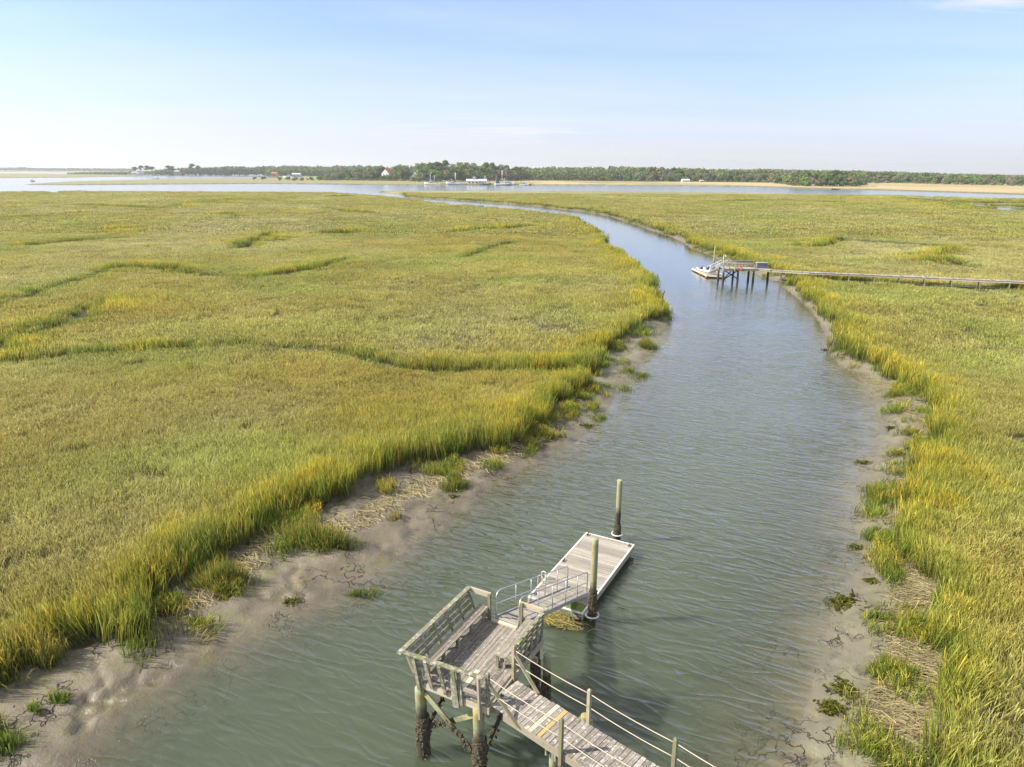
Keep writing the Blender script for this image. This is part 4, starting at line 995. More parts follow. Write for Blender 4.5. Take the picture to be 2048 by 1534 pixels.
fg=thing('distant_gangway','white railed gangway sloping from the distant pier down to its float','gangway',(33.6,116.5,0))
a0=V(34.1,115.2,zf+.05);a1=V(33.3,120.3,.55); d=(a1-a0); s_=V(-d.y,d.x,0).normalized()
mb=MB()
for i in range(24): 
    c=a0+d*(i+.5)/24; mb.bar(c-s_*.45,c+s_*.45,.16,.03,V(0,0,1))
mb.build('slatted_deck',M['wood_far'],fg)
for sg in (-1,1):
    mb=MB(); mb.bar(a0+s_*.5*sg,a1+s_*.5*sg,.06,.18); mb.build('side_channel',M['aluminium'],fg)
    mb=MB(); mb.tube([a0+s_*.5*sg,a0+s_*.5*sg+UP,a1+s_*.5*sg+UP,a1+s_*.5*sg],.035,6); mb.build('handrail',M['white_trim'],fg,True)
    for t in (.25,.5,.75):
        mb=MB(); mb.tube([a0+d*t+s_*.5*sg,a0+d*t+s_*.5*sg+UP],.03,6); mb.build('stanchion',M['white_trim'],fg,True)
o=pile('mooring_post',(35.35,125.4,0),4.4,.14,None,1.2,0,seed=250); tag(o,'slim tall mooring post behind the gangway of the distant pier','post')
o=pile('mooring_post',(at(1613,600,0)[0],at(1613,600,0)[1],0),.9,.1,None,1.2,0,seed=251); tag(o,'short broken stake in the shallows below the distant boardwalk','post')
def kayak(c,ang,L,col,label,nose=None):
    c=Vector(c); d=V(math.cos(ang),math.sin(ang),0); s_=V(-d.y,d.x,0); r=thing('kayak',label,'kayak',c)
    mb=MB(); n_=13; pr=[]
    for i in range(n_):
        t=i/(n_-1)*2-1; w_=.37*(1-abs(t)**2.4)+.015; zt=.30+.16*t*t; pr.append([c+d*t*L/2+s_*w_*math.cos(a)+UP*(zt*(.5+.5*math.sin(a))+ (.12*t*t if math.sin(a)<0 else 0)) for a in [k*math.pi/4 for k in range(8)]])
    vs=[p for r_ in pr for p in r_]; fs=[(i*8+k,i*8+(k+1)%8,(i+1)*8+(k+1)%8,(i+1)*8+k) for i in range(n_-1) for k in range(8)]+[tuple(range(8))[::-1],tuple((n_-1)*8+k for k in range(8))]
    mb.add(vs,fs); mb.build('hull',M[col],r,True)
    for t in (-.22,.2):
        mb=MB(); mb.obox(c+d*t*L+UP*.34,d,s_,UP,.3,.22,.03); mb.bar(c+d*(t*L-.28)+UP*.32,c+d*(t*L-.42)+UP*.72,.36,.05,d); mb.build('seat',M['black_plastic'],r)
    if nose:
        mb=MB(); p=c+d*L*.40; mb.tube([p+UP*.2,c+d*L*.5+UP*.32],[.2,.05],8); mb.build('bow_cap',M[nose],r,True)
kayak((32.9,122.9,.42),math.radians(106),4.6,'kayak_white','white kayak with a lime green bow on the edge of the distant float','kayak_green')
kayak((33.9,123.0,.42),math.radians(103),4.2,'kayak_white','plain white kayak with black seats on the middle of the distant float')
# ---------------------------------------------------------------- boats at the far wharf
def hull(mb,c,ang,L,B,fb,bow,dr=.6,deck=True):
    """lofted hull: keel below the water, sheer rising to the bow"""
    d=V(math.cos(ang),math.sin(ang),0);s_=V(-d.y,d.x,0);n_=14;vs=[]
    for i in range(n_):
        t=i/(n_-1); w_=B/2*min(1,(1-t)**.55*1.55)*(.86+.14*min(1,t*5)); sh=fb+(bow-fb)*t**2.2+ .12*fb*(1-t)**2; x=(t-.5)*L
        rake=(t**3)*.08*L
        vs+=[c+d*x+s_*0-UP*dr,c+d*(x+rake*.3)+s_*w_*.72,c+d*(x+rake)+s_*w_+UP*sh,c+d*(x+rake)-s_*w_+UP*sh,c+d*(x+rake*.3)-s_*w_*.72]
    fs=[]
    for i in range(n_-1):
        for k in range(5): fs.append((i*5+k,i*5+(k+1)%5,(i+1)*5+(k+1)%5,(i+1)*5+k))
    fs+=[tuple(range(5))[::-1],tuple((n_-1)*5+k for k in range(5))]
    mb.add(vs,fs)
def cabin(parent,c,d,s_,L,Wd,Hh,mt='boat_white',win=True,name='wheelhouse',roof='boat_white',over=.25):
    mb=MB(); mb.obox(c+UP*Hh/2,d,s_,UP,L/2,Wd/2,Hh/2); o=mb.build(name,M[mt],parent)
    mb=MB(); mb.obox(c+UP*(Hh+.06),d,s_,UP,L/2+over,Wd/2+over,.07); mb.build('roof',M[roof],o)
    if win:
        n_=max(2,int(L/1.1))
        for k in range(n_):
            for sg in (-1,1):
                mb=MB(); mb.obox(c+d*((k+.5)/n_-.5)*L*.9+s_*sg*(Wd/2+.01)+UP*Hh*.62,d,s_,UP,L/n_*.33,.02,Hh*.16); mb.build('window',M['glass_dark'],o)
        for sg in (-1,1):
            mb=MB(); mb.obox(c+d*sg*(L/2+.01)+UP*Hh*.65,d,s_,UP,.02,Wd*.38,Hh*.15); mb.build('window',M['glass_dark'],o)
    return o
def pole(parent,name,a,b,r,m='white_trim'):
    mb=MB(); mb.tube([a,b],[r,r*.7],7); return mb.build(name,M[m],parent,True)
def wire(parent,a,b,r=.05,m='steel_grey',name='stay'):
    mb=MB(); mb.tube([a,b],r,4); mb.build(name,M[m],parent)
YB=at(940,370.4)[1]
def bx_(u): return (u-UC)/F*(YB*CT+17*ST)
def trawler(u0,u1,bowleft,hcol,label,house,outr,masts,blobs=(),net=None,gantry=True):
    xl,xr=bx_(u0),bx_(u1); L=xr-xl; c=V((xl+xr)/2,YB,0); ang=math.pi if bowleft else 0.; ang+=.08
    d=V(math.cos(ang),math.sin(ang),0);s_=V(-d.y,d.x,0)
    r=thing('shrimp_trawler',label,'boat',c,'shrimp trawlers along the far wharf')
    B=L*.29; fb=L*.075; bow=L*.2
    mb=MB(); hull(mb,c,ang,L*.96,B,fb,bow); h=mb.build('hull',M[hcol],r,True)
    mb=MB(); hull(mb,c-UP*.0,ang,L*.95,B*1.015,.35,.5); mb.build('waterline_stripe',M['antifoul' if hcol!='hull_dark' else 'antifoul'],r)
    mb=MB(); mb.obox(c+UP*(fb*.9),d,s_,UP,L*.43,B*.42,.06); mb.build('deck',M['steel_grey'],r)
    for sg in (-1,1):
        mb=MB(); mb.bar(c-d*L*.45+s_*sg*B*.43+UP*(fb+.45),c+d*L*.2+s_*sg*B*.46+UP*(fb+.6),.08,.1); mb.build('bulwark_rail',M['boat_white'],r)
    t0,hl,hh,up=house
    cabin(r,c+d*t0*L+UP*fb*.9,d,s_,hl*L,B*.62,hh)
    if up: cabin(r,c+d*(t0+.02)*L+UP*(fb*.9+hh+.1),d,s_,hl*L*.5,B*.5,up,'boat_white',True,'upper_wheelhouse')
    for t,z in masts: 
        p=c+d*t*L; pole(r,'mast',p+UP*fb,p+UP*z,.26); wire(r,p+UP*z*.97,c+d*L*.47+UP*bow*.95); wire(r,p+UP*z*.97,c-d*L*.45+UP*fb*1.3)
        if gantry: pole(r,'boom',p+UP*(fb+2.),p-d*L*.3+UP*(z*.6),.09,'steel_grey')
    for t,z,sp in outr:
        for sg in (-1,1):
            p=c+d*t*L+s_*sg*B*.35; pole(r,'outrigger',p+UP*fb,p+s_*sg*.3+d*sg*sp+UP*z,.32,'white_trim')
    for t,z,rr,m in blobs:
        mb=MB(); mb.lump(c+d*t*L+UP*(fb+z),rr,1.); mb.build('deck_gear',M[m],r)
    if net:
        a,b,z=net
        p0,p1=c+d*a*L,c+d*b*L
        for sg in (-1,1):
            mb=MB(); mb.prism([p0+UP*(fb+.3)+s_*sg*.8,p0+d*.8+UP*z+s_*sg*.3,p1+UP*(fb+.5)+s_*sg*.8],s_*.12); mb.build('hanging_net',M['net_teal'],r)
        pole(r,'gantry_leg',p0+UP*fb+s_*B*.3,p0+d*.6+UP*(z+.6),.12); pole(r,'gantry_leg',p0+UP*fb-s_*B*.3,p0+d*.6+UP*(z+.6),.12)
    return r
trawler(849.5,882,True,'boat_white','white trawler with two masts and orange gear, leftmost at the far wharf',(.12,.34,2.6,1.7),(),((.14,12.5),(-.1,10.8)),((-.22,1.,.9,'orange'),(-.3,1.,.8,'kayak_blue'),(-.4,1.9,.8,'boat_white')))
trawler(893.5,931,True,'boat_blue','pale blue trawler with a high bow and two upright booms, second from left',(.2,.28,2.4,1.6),((.03,13.8,.35),),((.24,7.),),((-.25,.7,.9,'kayak_blue'),(-.42,.9,.7,'red_roof')),None,False)
trawler(958,981,False,'hull_dark','dark hulled trawler with a white cabin moored in front of the white boathouse',(-.18,.3,2.6,0),(),((.1,10.5),(.02,10.8)),((.3,.7,.6,'red_roof'),(.2,.6,.5,'orange')),None,False)
trawler(988.5,1026,False,'boat_white','white trawler with raised booms and green nets hung from its stern, right of the boathouse',(.2,.32,2.3,1.5),((-.08,17.,.5),),((.05,8.),),((-.02,.6,.8,'orange'),),(-.42,-.18,9.3))
xl,xr=bx_(1039),bx_(1056); c=V((xl+xr)/2,YB,0)
r=thing('work_boat','small grey work boat with a teal post at its stern, rightmost at the far wharf','boat',c)
mb=MB(); hull(mb,c,0.,xr-xl,3.,1.1,1.8); mb.build('hull',M['boat_white'],r,True)
cabin(r,c+UP*.9,V(1,0,0),V(0,1,0),2.8,2.,2.2); pole(r,'mast',c+V(-3.,0,.8),c+V(-3.1,0,5.6),.25,'net_teal'); mb=MB(); mb.obox(c+UP*1.,V(1,0,0),V(0,1,0),UP,3.8,1.2,.05); mb.build('deck',M['steel_grey'],r)
# wharf, boathouse, poles
def house(name,label,cat,u0,u1,v_base,v_eave,v_ridge,Y,depth,wall,roof,ridge='x',ang=0.,nwin=3,z_base=None,storeys=1,group=None):
    kx=(Y*CT+17*ST)/F; x0,x1=(u0-UC)*kx,(u1-UC)*kx
    zb=zat(u0,v_base,Y)[2] if z_base is None else z_base; ze=zat(u0,v_eave,Y)[2]; zr=zat(u0,v_ridge,Y)[2]
    c=V((x0+x1)/2,Y,zb); r=thing(name,label,cat,c,group); Lx=(x1-x0)/2
    rot=Matrix.Rotation(ang,3,'Z'); T=lambda x,y,z: c+rot@V(x,y,0)+UP*(z-zb)
    A=[T(-Lx,-depth/2,zb),T(Lx,-depth/2,zb),T(Lx,depth/2,zb),T(-Lx,depth/2,zb)]
    Bv=[p+UP*(ze-zb) for p in A]
    mb=MB()
    if ridge=='x':
        rg=[T(-Lx,0,zr),T(Lx,0,zr)]; vs=A+Bv+rg; fs=[(0,1,5,4),(2,3,7,6),(1,2,6,9,5),(3,0,4,8,7)]
        sl=[[Bv[0],Bv[1],rg[1],rg[0]],[Bv[2],Bv[3],rg[0],rg[1]]]
    else:
        rg=[T(0,-depth/2,zr),T(0,depth/2,zr)]; vs=A+Bv+rg; fs=[(0,1,5,8,4),(2,3,7,9,6),(1,2,6,5),(3,0,4,7)]
        sl=[[Bv[1],Bv[2],rg[1],rg[0]],[Bv[3],Bv[0],rg[0],rg[1]]]
    mb.add(vs,fs); mb.build('wall',M[wall],r)
    mb=MB(); mid=(rg[0]+rg[1])/2
    for q in sl: 
        cen=sum(q,V(0,0,0))/4; ex=[cen+(p-cen)*1.06+UP*.05 for p in q]; mb.prism(ex,UP*.22)
    ro=mb.build('roof',M[roof],r)
    for st in range(storeys):
        for k in range(nwin):
            x=((k+.5)/nwin-.5)*2*Lx*.9; z=zb+(ze-zb)*(st+.55)/storeys; hh=(ze-zb)/storeys*.24
            mb=MB(); ax=rot@V(1,0,0); ay=rot@V(0,1,0); mb.obox(T(x,-depth/2-.03,z),ax,ay,UP,Lx/nwin*.45,.03,hh); mb.build('window',M['glass_dark'],r)
    mb=MB(); ax=rot@V(1,0,0); ay=rot@V(0,1,0); mb.obox(T(Lx*.15,-depth/2-.04,zb+1.05),ax,ay,UP,.5,.03,1.05); mb.build('door',M['blue_panel'],r)
    return r,T
r_,T_=house('boathouse','long white wharf shed with a small lookout tower, behind the dark trawler','shed',934,973,370.0,362.0,358.3,YB+12,9,'white_wall','white_trim',nwin=5,z_base=1.2)
kx=((YB+12)*CT+17*ST)/F
cabin(r_,V((948.5-UC)*kx,YB+12,5.8),V(1,0,0),V(0,1,0),3.6,3.,2.0,'white_wall',True,'lookout_tower'); cabin(r_,V((948.5-UC)*kx,YB+12,8.0),V(1,0,0),V(0,1,0),2.8,2.4,1.9,'boat_white',True,'lookout_cab')
wf=thing('wharf','long dark timber wharf the trawlers are tied up to','wharf',V(bx_(940),YB+6,0))
mb=MB(); mb.box((bx_(846),YB+4,1.2),(bx_(1062),YB+8,1.6)); mb.build('deck',M['wood_far'],wf)
mb=MB(); mb.box((bx_(846),YB+3.8,.6),(bx_(1062),YB+3.95,1.25)); mb.build('fender_board',M['antifoul'],wf)
for k in range(34):
    x=bx_(846)+(bx_(1062)-bx_(846))*k/33
    mb=MB(); mb.tube([(x,YB+4.3,-1.),(x,YB+4.3,2.6 if k%3==0 else 1.3)],.22,6); mb.build('piling',M['bark'],wf)
def stick(u,vb,vt,label,r_=.2,m='bark',name='mooring_pile',cat='pile',group=None,Y=None):
    b=at(u,vb,0.) if Y is None else (zat(u,vb,Y)[0],Y,0.)
    t=zat(u,vt,b[1]); mb=MB(); mb.tube([(b[0],b[1],-1.2),(b[0],b[1],t[2]*.6),(t[0],b[1],t[2])],[r_,r_*.95,r_*.9],7)
    o=mb.build(name,M[m],None,True,V(b[0],b[1],0)); return tag(o,label,cat,group)
stick(978,374.8,363.5,'lone mooring pile standing in open water in front of the wharf',.22)
stick(776.7,370.2,361.8,'pale channel pile in the water left of the trawlers, below the red-roofed house',.24,'white_trim')
stick(797,370.8,368.4,'stumpy dark pile, left of a pair between the channel pile and the trawlers',.3)
stick(815.5,370.8,368.2,'stumpy dark pile, right of a pair between the channel pile and the trawlers',.3)
stick(834,370.5,362,'pale pile with a small float at its foot left of the leftmost trawler',.22,'white_trim')
stick(844.5,368.5,346.8,'tall thin grey flagpole beside the leftmost trawler',.16,'steel_grey','flagpole','pole')
stick(953.6,366.5,341,'tall pole with a white lamp head behind the boathouse',.13,'steel_grey','light_pole','pole')
o=thing('lamp_head','round white lamp on top of the tall pole behind the boathouse','lamp',(0,0,0)); bpy.data.objects.remove(o)
for k,u in enumerate((1031,1035,1062,1066)): stick(u,370.6,364.5,'thin dark wharf pile at the right end of the wharf',.18,'bark','wharf_pile','pile','wharf piles at the right end')
# houses among the trees
house('red_roofed_house','white gabled house with a red roof rising above the trees left of the wharf','house',767,784,353.5,346.5,338.3,at(770,361.5,.7)[1]+10,12,'white_wall','red_roof','y',-.45,2,3.,3)
r_,T_=house('green_roofed_pavilion','small green roofed pavilion with white steps descending left, above the wharf shore','pavilion',829,837.5,351.5,348.5,344.6,EDGE(833)+8,8,'white_wall','green_roof','x',0.,2,7.2)
PY=EDGE(833)+8; kx=(PY*CT+17*ST)/F
mb=MB(); mb.bar(((829-UC)*kx,PY-4,10.),((824-UC)*kx,PY-6,7.),.4,.5); mb.bar(((824-UC)*kx,PY-6,6.9),((820.8-UC)*kx,PY-6,6.9),.4,.5); mb.build('stair_rail',M['white_trim'],r_)
mb=MB(); mb.bar(((822-UC)*kx,PY-6,.8),((822-UC)*kx,PY-6,6.8),.5,.5,V(1,0,0)); mb.build('post',M['white_trim'],r_)
mb=MB(); mb.box(((829-UC)*kx,PY-3,1.),((837-UC)*kx,PY+2,7.)); mb.build('ground_storey',M['tan_wall'],r_)
house('white_cottage','low white cottage at the wood edge in the middle of the right shore','house',1363,1378,364.,360.5,358.2,at(1370,364.3,.8)[1],9,'white_wall','white_trim','x',0.,4,.9)
house('tan_shed','small tan shed just right of the white cottage','shed',1399,1406,364.,361.6,360.,at(1370,364.3,.8)[1],6,'tan_wall','tan_wall','x',0.,2,.9)
Y2=1500.
house('orange_roofed_house','tiny pale house with an orange roof on the far left shore','house',545,555,349.,346.5,344.2,Y2-100,14,'tan_wall','red_roof','x',0.,3,1.)
house('marina_house','blue grey marina house with a white upper floor behind the marsh','house',586,602,353.,348.5,346.3,1450,14,'boat_blue','white_trim','x',0.,5,.8)
house('white_beach_house','tiny white gabled house with a red base at the left end of the far wood','house',281,286,349.,346.,343.4,1750,14,'white_wall','white_trim','y',0.,1,1.)
house('grey_beach_house','tiny low grey roofed house left of the white gabled one','house',266,277,348.6,345.8,343.3,1750,16,'white_wall','grey_roof','x',0.,3,1.)
house('beach_pavilion','tiny pale roofed building half hidden in the far left wood','house',351,361,348.6,343.5,340.3,1800,16,'tan_wall','green_roof','x',0.,2,1.)
kx=(1400*CT+17*ST)/F; c=V((577-UC)*kx,1400,0)
r=thing('white_yacht','white motor yacht seen over the marsh beside the marina house','boat',c)
mb=MB(); hull(mb,c,math.pi,17.,5.,2.4,4.); mb.build('hull',M['boat_white'],r,True)
cabin(r,c+UP*2.3,V(1,0,0),V(0,1,0),8,3.6,2.4); cabin(r,c+V(1,0,4.8),V(1,0,0),V(0,1,0),4.5,3,1.6,'boat_white',True,'flybridge'); pole(r,'mast',c+UP*5,c+UP*17,.14)
# left: motor boat, pontoon pier, blue kayak
b=at(65,363.,0); c=V(*b); r=thing('motor_boat','little dark motor boat under way on the wide water at far left','boat',c)
mb=MB(); hull(mb,c,math.pi*.9,7.,2.3,.9,1.5); mb.build('hull',M['hull_dark'],r,True); cabin(r,c+UP*.8,V(-1,0,0),V(0,1,0),1.8,1.4,1.4,'boat_white',True,'console')
b=at(311,357.8,0); c=V(*b); kx=(c.y*CT+17*ST)/F; r=thing('boat_dock','low covered boat dock with a thin pier of piles behind the left spit','dock',c)
mb=MB(); mb.box((c.x-5,c.y-3,.3),(c.x+5,c.y+3,1.1)); mb.build('pontoon',M['boat_blue'],r)
mb=MB(); mb.box((c.x-3,c.y-2.5,5.),(c.x+4.4,c.y+2.5,5.5)); mb.build('roof',M['grey_roof'],r)
for i in (-2.5,4.):
    for j in (-2,2): pole(r,'post',c+V(i,j,1),c+V(i,j,5.1),.2,'white_trim')
mb=MB(); mb.bar(c+V(5,0,1.2),c+V(36*kx,-4,1.2),1.6,.3); mb.build('walkway',M['wood_far'],r)
for k,(u,v_) in enumerate([(318,356),(328,356.2),(340,352.5),(348,353),(352,352.6),(357,353),(362,353),(371,353),(377,352.6)]):
    x=(u-UC)*kx; pole(r,'piling',V(x,c.y-2,-1),V(x,c.y-2,max(zat(u,v_,c.y)[2],2.)),.25,'bark')
b=at(656,367.,.9); kayak(V(b[0],b[1],.9),.05,7.6,'kayak_blue','bright blue kayak lying on the grass of the far shore')
# driftwood on the right shore
b=at(1672,379.4,.2); random.seed(5)
def log(u,v,L,label):
    b=V(*at(u,v,.3)); r=thing('driftwood_log',label,'driftwood',b); mb=MB(); mb.tube([b+V(-L/2,0,.2),b+V(0,.5,.5),b+V(L/2,.2,.4)],[.5,.6,.3],7); mb.build('trunk',M['bark'],r)
    for k in range(5): 
        p=b+V(random.uniform(-L/2,L/2),0,.4); mb=MB(); mb.tube([p,p+V(random.uniform(-1.5,1.5),0,random.uniform(.6,1.8))],[.18,.05],5); mb.build('branch',M['bark'],r)
log(1672,379.3,9,'dark snag of driftwood lying at the right shoreline'); log(1748,374.,8,'pale bare driftwood at the end of the right tree clump')
# ---------------------------------------------------------------- trees
def leafmesh(name,lobes,n,size,seed,flat=.6):
    """leaf clumps spread over and through overlapping lobes"""
    r=np.random.default_rng(seed); vs=[];fs=[];br=[]
    L=np.array([l[:3] for l in lobes]);R=np.array([l[3:6] for l in lobes]); wt=(R.prod(1))**.67; wt/=wt.sum()
    for i in range(n):
        k=r.choice(len(lobes),p=wt); d=r.normal(size=3); d/=np.linalg.norm(d)
        if d[2]<-.55: d[2]*=-.6
        q=r.uniform(.55,1.05)**.6; p=L[k]+d*R[k]*q*(1+.16*math.sin(d[0]*7+k)*math.cos(d[1]*6))
        nn=d+r.normal(size=3)*.7; nn/=np.linalg.norm(nn); a=np.cross(nn,[.3,.2,1]); a/=np.linalg.norm(a)+1e-9; b=np.cross(nn,a); s=size*r.uniform(.5,1.4)
        o=len(vs); vs+=[tuple(p-a*s-b*s*.5),tuple(p+a*s*.3-b*s),tuple(p+a*s+b*s*.4),tuple(p-a*s*.2+b*s)]; fs.append((o,o+1,o+2,o+3)); br+=[r.uniform()]*4
    me=bpy.data.meshes.new(name); me.from_pydata(vs,[],fs); me.update(); me.attributes.new('br','FLOAT','POINT').data.foreach_set('value',br); return me
def oak_lobes(r,n=9,w=5.,h=10.):
    out=[(0,0,h*.52,w*.75,w*.75,h*.3)]
    for k in range(n):
        a=r.uniform(0,6.283); q=r.uniform(.3,.85)*w; z=h*r.uniform(.38,.80); s=w*r.uniform(.3,.52)
        out.append((q*math.cos(a),q*math.sin(a),z-q*.12,s,s,s*.75))
    for k in range(4):
        a=r.uniform(0,6.283); out.append((w*.7*math.cos(a),w*.7*math.sin(a),h*.22,w*.35,w*.35,h*.2))
    return out
def pine_lobes(r,w=4.,h=18.):
    out=[]
    for k in range(9):
        z=h*r.uniform(.58,.97); a=r.uniform(0,6.283); q=w*r.uniform(.15,.75)*(1.25-.6*(z/h)); s=w*r.uniform(.28,.5); out.append((q*math.cos(a),q*math.sin(a),z,s,s,s*.5))
    out.append((0,0,h*.93,w*.5,w*.5,w*.35)); return out
TV={}
rr=np.random.default_rng(77)
for kind,mn,nv in (('oak','leaf_dark',4),('green','leaf_green',3),('olive','leaf_olive',3),('bare','leaf_bare',3),('pine','leaf_dark',3),('shrub','leaf_green',2),('brush','leaf_bare',2)):
    TV[kind]=[]
    for k in range(nv):
        if kind=='pine': lob=pine_lobes(rr); me=leafmesh('crown',lob,620,.75,k+10); th=(0,0,17.);tr=.28
        elif kind in('shrub','brush'): lob=[(rr.uniform(-2,2),rr.uniform(-1.5,1.5),rr.uniform(.8,2.),rr.uniform(1.,2.),rr.uniform(1,2.),rr.uniform(.8,1.6)) for _ in range(6)]; me=leafmesh('crown',lob,300,.5,k+30); th=(0,0,1.5);tr=.1
        else: lob=oak_lobes(rr); me=leafmesh('crown',lob,(420 if kind=='bare' else 900),(.5 if kind=='bare' else .72),k+50); th=(0,0,6.);tr=.4
        me.materials.append(M[mn])
        mb=MB(); mb.tube([(0,0,-.5),(.15,0,th[2]*.5),(0,.1,th[2])],[tr,tr*.8,tr*.4],6)
        if kind not in('pine','shrub','brush'):
            for a in (0.5,2.6,4.7): mb.tube([(0,0,3.),(math.cos(a)*2,math.sin(a)*2,5.),(math.cos(a)*3.6,math.sin(a)*3.6,7.4)],[.22,.15,.05],5)
        if kind=='bare':
            for q in range(16):
                a=rr.uniform(0,6.283); z=rr.uniform(3,5); mb.tube([(0,0,z),(math.cos(a)*2.2,math.sin(a)*2.2,z+2.2),(math.cos(a)*4,math.sin(a)*4,z+rr.uniform(2.8,5))],[.14,.09,.03],4)
        tm=mb.mesh('trunk'); tm.materials.append(M['bark']); TV[kind].append((me,tm))
NAMES={'oak':('broadleaf_tree','dark rounded tree'),'green':('broadleaf_tree','bright green tree'),'olive':('broadleaf_tree','olive brown tree'),'bare':('bare_tree','greyish half-bare tree'),'pine':('pine_tree','tall tufted pine'),'shrub':('shrub','low green shrub'),'brush':('shrub','low greyish shrub')}
MARKS=[(275,'the beach houses'),(355,'the beach pavilion'),(575,'the white yacht'),(596,'the marina house'),(656,'the blue kayak'),(775,'the red-roofed house'),(833,'the green-roofed pavilion'),(866,'the leftmost trawler'),(912,'the pale blue trawler'),(953,'the white boathouse'),(1007,'the green-netted trawler'),(1047,'the small work boat'),(1370,'the white cottage'),(1402,'the tan shed'),(1672,'the driftwood snag'),(1748,'the pale driftwood')]
REG=[]
def tree(kind,u,Y,hgt,row,wid=None):
    me,tm=random.choice(TV[kind]); kx=(Y*CT+17*ST)/F; x=(u-UC)*kx
    base={'pine':18.,'shrub':3.2,'brush':3.2}.get(kind,9.8); s=hgt/base
    o=bpy.data.objects.new(NAMES[kind][0],None); COL.objects.link(o); o.location=(x,Y,.7); sw=s if wid is None else wid
    o.scale=(sw*random.uniform(.9,1.15),sw*random.uniform(.9,1.15),s); o.rotation_euler=(0,0,random.uniform(0,6.28)); o['category']='shrub' if 'rub' in NAMES[kind][0] else 'tree'
    for nm,m_ in (('crown',me),('trunk',tm)):
        c=bpy.data.objects.new(nm,m_); COL.objects.link(c); c.parent=o
    REG.append((o,kind,u,row,hgt))
random.seed(99)
def pick(ws): 
    k=list(ws); return random.choices(k,[ws[q] for q in k])[0]
gapY={}
# front row, second row, third row
def wood(u0,u1,row,dY,step,frac,ws):
    u=u0
    while u<u1:
        uu=u+random.uniform(-.3,.3)*step; e=EDGE(uu); Y=e+dY+random.uniform(-.25,.25)*14
        top=prof(TOP,uu); hfull=17-(top-HZ(uu))*(Y/FE)-.7
        hh=max(3.,hfull*frac*random.uniform(.84,1.06)); k=pick(ws(uu) if callable(ws) else ws)
        if k=='pine': hh*=1.02
        kx=Y/F
        if 759<uu<792 or 813<uu<847: u+=step*.3; continue
        tree(k,uu,Y,hh,row,None if hh>8 else max(.55,hh/9.))
        u+=step*random.uniform(.75,1.25)
def w_front(u):
    if u<700: return {'brush':4,'olive':4,'oak':2,'shrub':2}
    if 835<u<1035: return {'oak':5,'green':4,'bare':1.5,'olive':2}
    if u<860: return {'oak':4,'green':3,'olive':3,'bare':1}
    if 1600<u<1732: return {'oak':4,'green':5,'olive':2}
    if u>1735: return {'bare':4,'oak':3,'olive':3,'green':2}
    return {'oak':4,'green':3,'olive':3,'bare':2}
def w_back(u):
    if 800<u<1040: return {'pine':5,'oak':4,'green':4}
    return {'oak':5,'green':3,'olive':4,'bare':2,'pine':.4}
def w_mid(u):
    return {'oak':5,'green':3.5,'olive':3.5,'bare':2 if u<1100 else 3.5}
wood(560,2150,0,4,21,.50,w_front); wood(600,2150,1,18,17,.76,w_mid); wood(640,2150,2,36,16,1.0,w_back)
for u in list(range(655,860,9))+list(range(1180,1300,11))+list(range(1395,1600,13))+list(range(1735,2048,19)):
    uu=u+random.uniform(-4,4); tree('brush' if random.random()<.5 else 'shrub',uu,EDGE(uu)-4-random.uniform(0,6),random.uniform(2.2,4.2),-1,random.uniform(.8,1.3))
for u,v_ in ((510,357),(527,355.5),(560,357),(577,357.5),(592,357),(615,358),(640,358)):
    Y=(17-.7)*FE/(prof([(500,356),(700,358)],u)+3-HZ(u)); tree('brush' if u>600 else 'oak',u,Y,random.uniform(3,5),-1,.7)
# umbrella crowned pines at the left end of the far wood
for u,vt in ((271,334.5),(284,331.5),(296,332.),(305,334),(338,332),(346,333),(386,328.5),(398,332)):
    Y=1880; hh=17-(vt-HZ(u))*Y/FE; tree('pine',u,Y,hh,5,2.2)
for u,hh,k in ((765,8.5,'olive'),(770,9.,'oak'),(776,9.2,'green'),(782,9.,'oak'),(788,9.5,'olive'),(829,7.5,'oak'),(835,8,'green'),(841,8.5,'olive')): tree(k,u,EDGE(u)-(3 if u<800 else 8),hh,0,.75)
print('trees',len(REG))
# labels: front rows say which one, the crowned mass behind shares one label for each kind and stretch
cnt={}; grp={}
ORD=['nearest','second','third','fourth','fifth','sixth','seventh','eighth','ninth','tenth','eleventh','twelfth','thirteenth','fourteenth','fifteenth','sixteenth','seventeenth','eighteenth','nineteenth','twentieth']
items={}
for o,kind,u,row,hh in REG:
    mk=min(MARKS,key=lambda m_:abs(m_[0]-u)); items.setdefault((kind,row,mk[1],'left' if u<mk[0] else 'right'),[]).append((abs(u-mk[0]),o))
RN={0:'at the wood edge',1:'in the second row',2:'on the skyline',-1:'before the wood',5:'on the left skyline'}
for (kind,row,mk,side),lst in items.items():
    lst.sort(key=lambda q:q[0])
    for i,(q,o) in enumerate(lst):
        if row in (1,2) :
            o['label']='%s %s, %s of %s'%(NAMES[kind][1],RN[row],side,mk); o['group']='%ss %s %s of %s'%(NAMES[kind][1],RN[row],side,mk)
        else:
            o['label']='%s %s, %s %s of %s'%(NAMES[kind][1],RN[row],ORD[min(i,19)],side,mk); o['group']='trees and shrubs of the far shore'
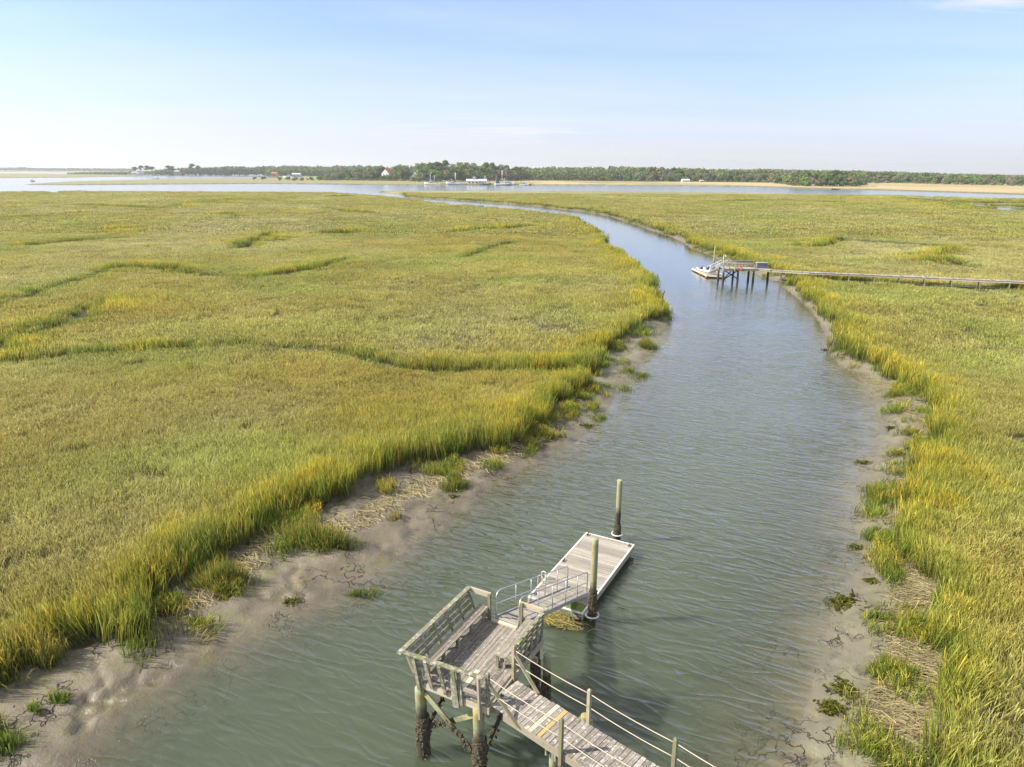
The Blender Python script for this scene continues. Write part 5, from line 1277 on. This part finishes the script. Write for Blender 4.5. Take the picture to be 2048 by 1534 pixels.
# far-off wood that reads as one mass
def mass(name,rows,label,m,size):
    r=np.random.default_rng(5); vs=[];fs=[];br=[]
    for u0,u1,Y,vt,dens,jit in rows:
        kx=Y*CT/F; n=int((u1-u0)*dens)
        U=r.uniform(u0,u1,n); cell=9./kx if False else 11.
        for u in U:
            top=prof(vt,u) if isinstance(vt,list) else vt
            hmax=17-(top-HZ(u))*Y/FE
            c=math.floor(u/jit); ph=_hash(np.array([c]),np.array([int(Y)]),3)[0]; t=(u/jit-c)*2-1
            hm=hmax*(.80+.2*ph)*(1-.30*t*t)
            y=Y+r.uniform(0,60); z=.7+(hm-.7)*r.uniform(0,1)**.55
            x=(u-UC)*kx+r.normal()*1.; s=size*Y/900*r.uniform(.6,1.4); nn=r.normal(size=3); nn[1]-=1.; nn[2]+=.6; nn/=np.linalg.norm(nn); a=np.cross(nn,[0.1,.2,1]); a/=np.linalg.norm(a); b=np.cross(nn,a); p=np.array([x,y,z])
            o=len(vs); vs+=[tuple(p-a*s-b*s*.5),tuple(p+a*s*.3-b*s),tuple(p+a*s+b*s*.4),tuple(p-a*s*.2+b*s)]; fs.append((o,o+1,o+2,o+3)); br+=[r.uniform()]*4
    me=bpy.data.meshes.new(name); me.from_pydata(vs,[],fs); me.update(); me.attributes.new('br','FLOAT','POINT').data.foreach_set('value',br); me.materials.append(m)
    o=bpy.data.objects.new(name,me); COL.objects.link(o); tag(o,label,None,None,'stuff'); return o
mass('far_woods',[(640,2250,1175,[(a,b+1.2) for a,b in TOP],16,14),(1040,2250,1240,[(a,b+.4) for a,b in TOP],14,12),(1500,2300,1700,[(1500,337),(1700,341),(1800,343),(1900,346.5),(2048,350.5),(2300,352)],14,9)],'dense canopy of the wood behind the front rows of trees on the far shore',M['leaf_mass'],1.2)
mass('far_woods',[(305,760,1900,[(254,343),(310,339.5),(340,336.),(380,333.5),(450,332.5),(560,331),(640,331.5),(700,330),(760,330)],26,9),(530,720,1700,[(520,340),(560,335),(620,333),(690,331.5),(720,331)],22,9)],'bluish distant wood along the left far shore',M['leaf_dark'],1.1)
mass('far_woods',[(130,300,1900,[(130,346),(180,344),(250,343),(300,341)],14,7)],'low dark scrub on the point left of the beach houses',M['leaf_dark'],.8)
mass('distant_shore_woods',[(-150,262,4000,[(-150,335),(0,335.3),(30,334.2),(60,335.6),(130,336.2),(262,337)],12,5)],'pale hazy line of woods on the horizon at far left',M['leaf_dark'],.8)
# ---------------------------------------------------------------- haze
mb=MB(); mb.box((-7000,-400,-4.),(7000,6400,70)); m=mat('haze_air'); n=NT(m)
pv=n.n('ShaderNodeVolumePrincipled'); pv.inputs['Color'].default_value=(.95,.98,1,1); pv.inputs['Density'].default_value=.00012; pv.inputs['Anisotropy'].default_value=.35
o_=n.n('ShaderNodeOutputMaterial'); n.l(pv.outputs[0],o_.inputs['Volume'])
hz_=mb.build('haze',m); tag(hz_,'thin pale haze over the whole marsh',None,None,'stuff')
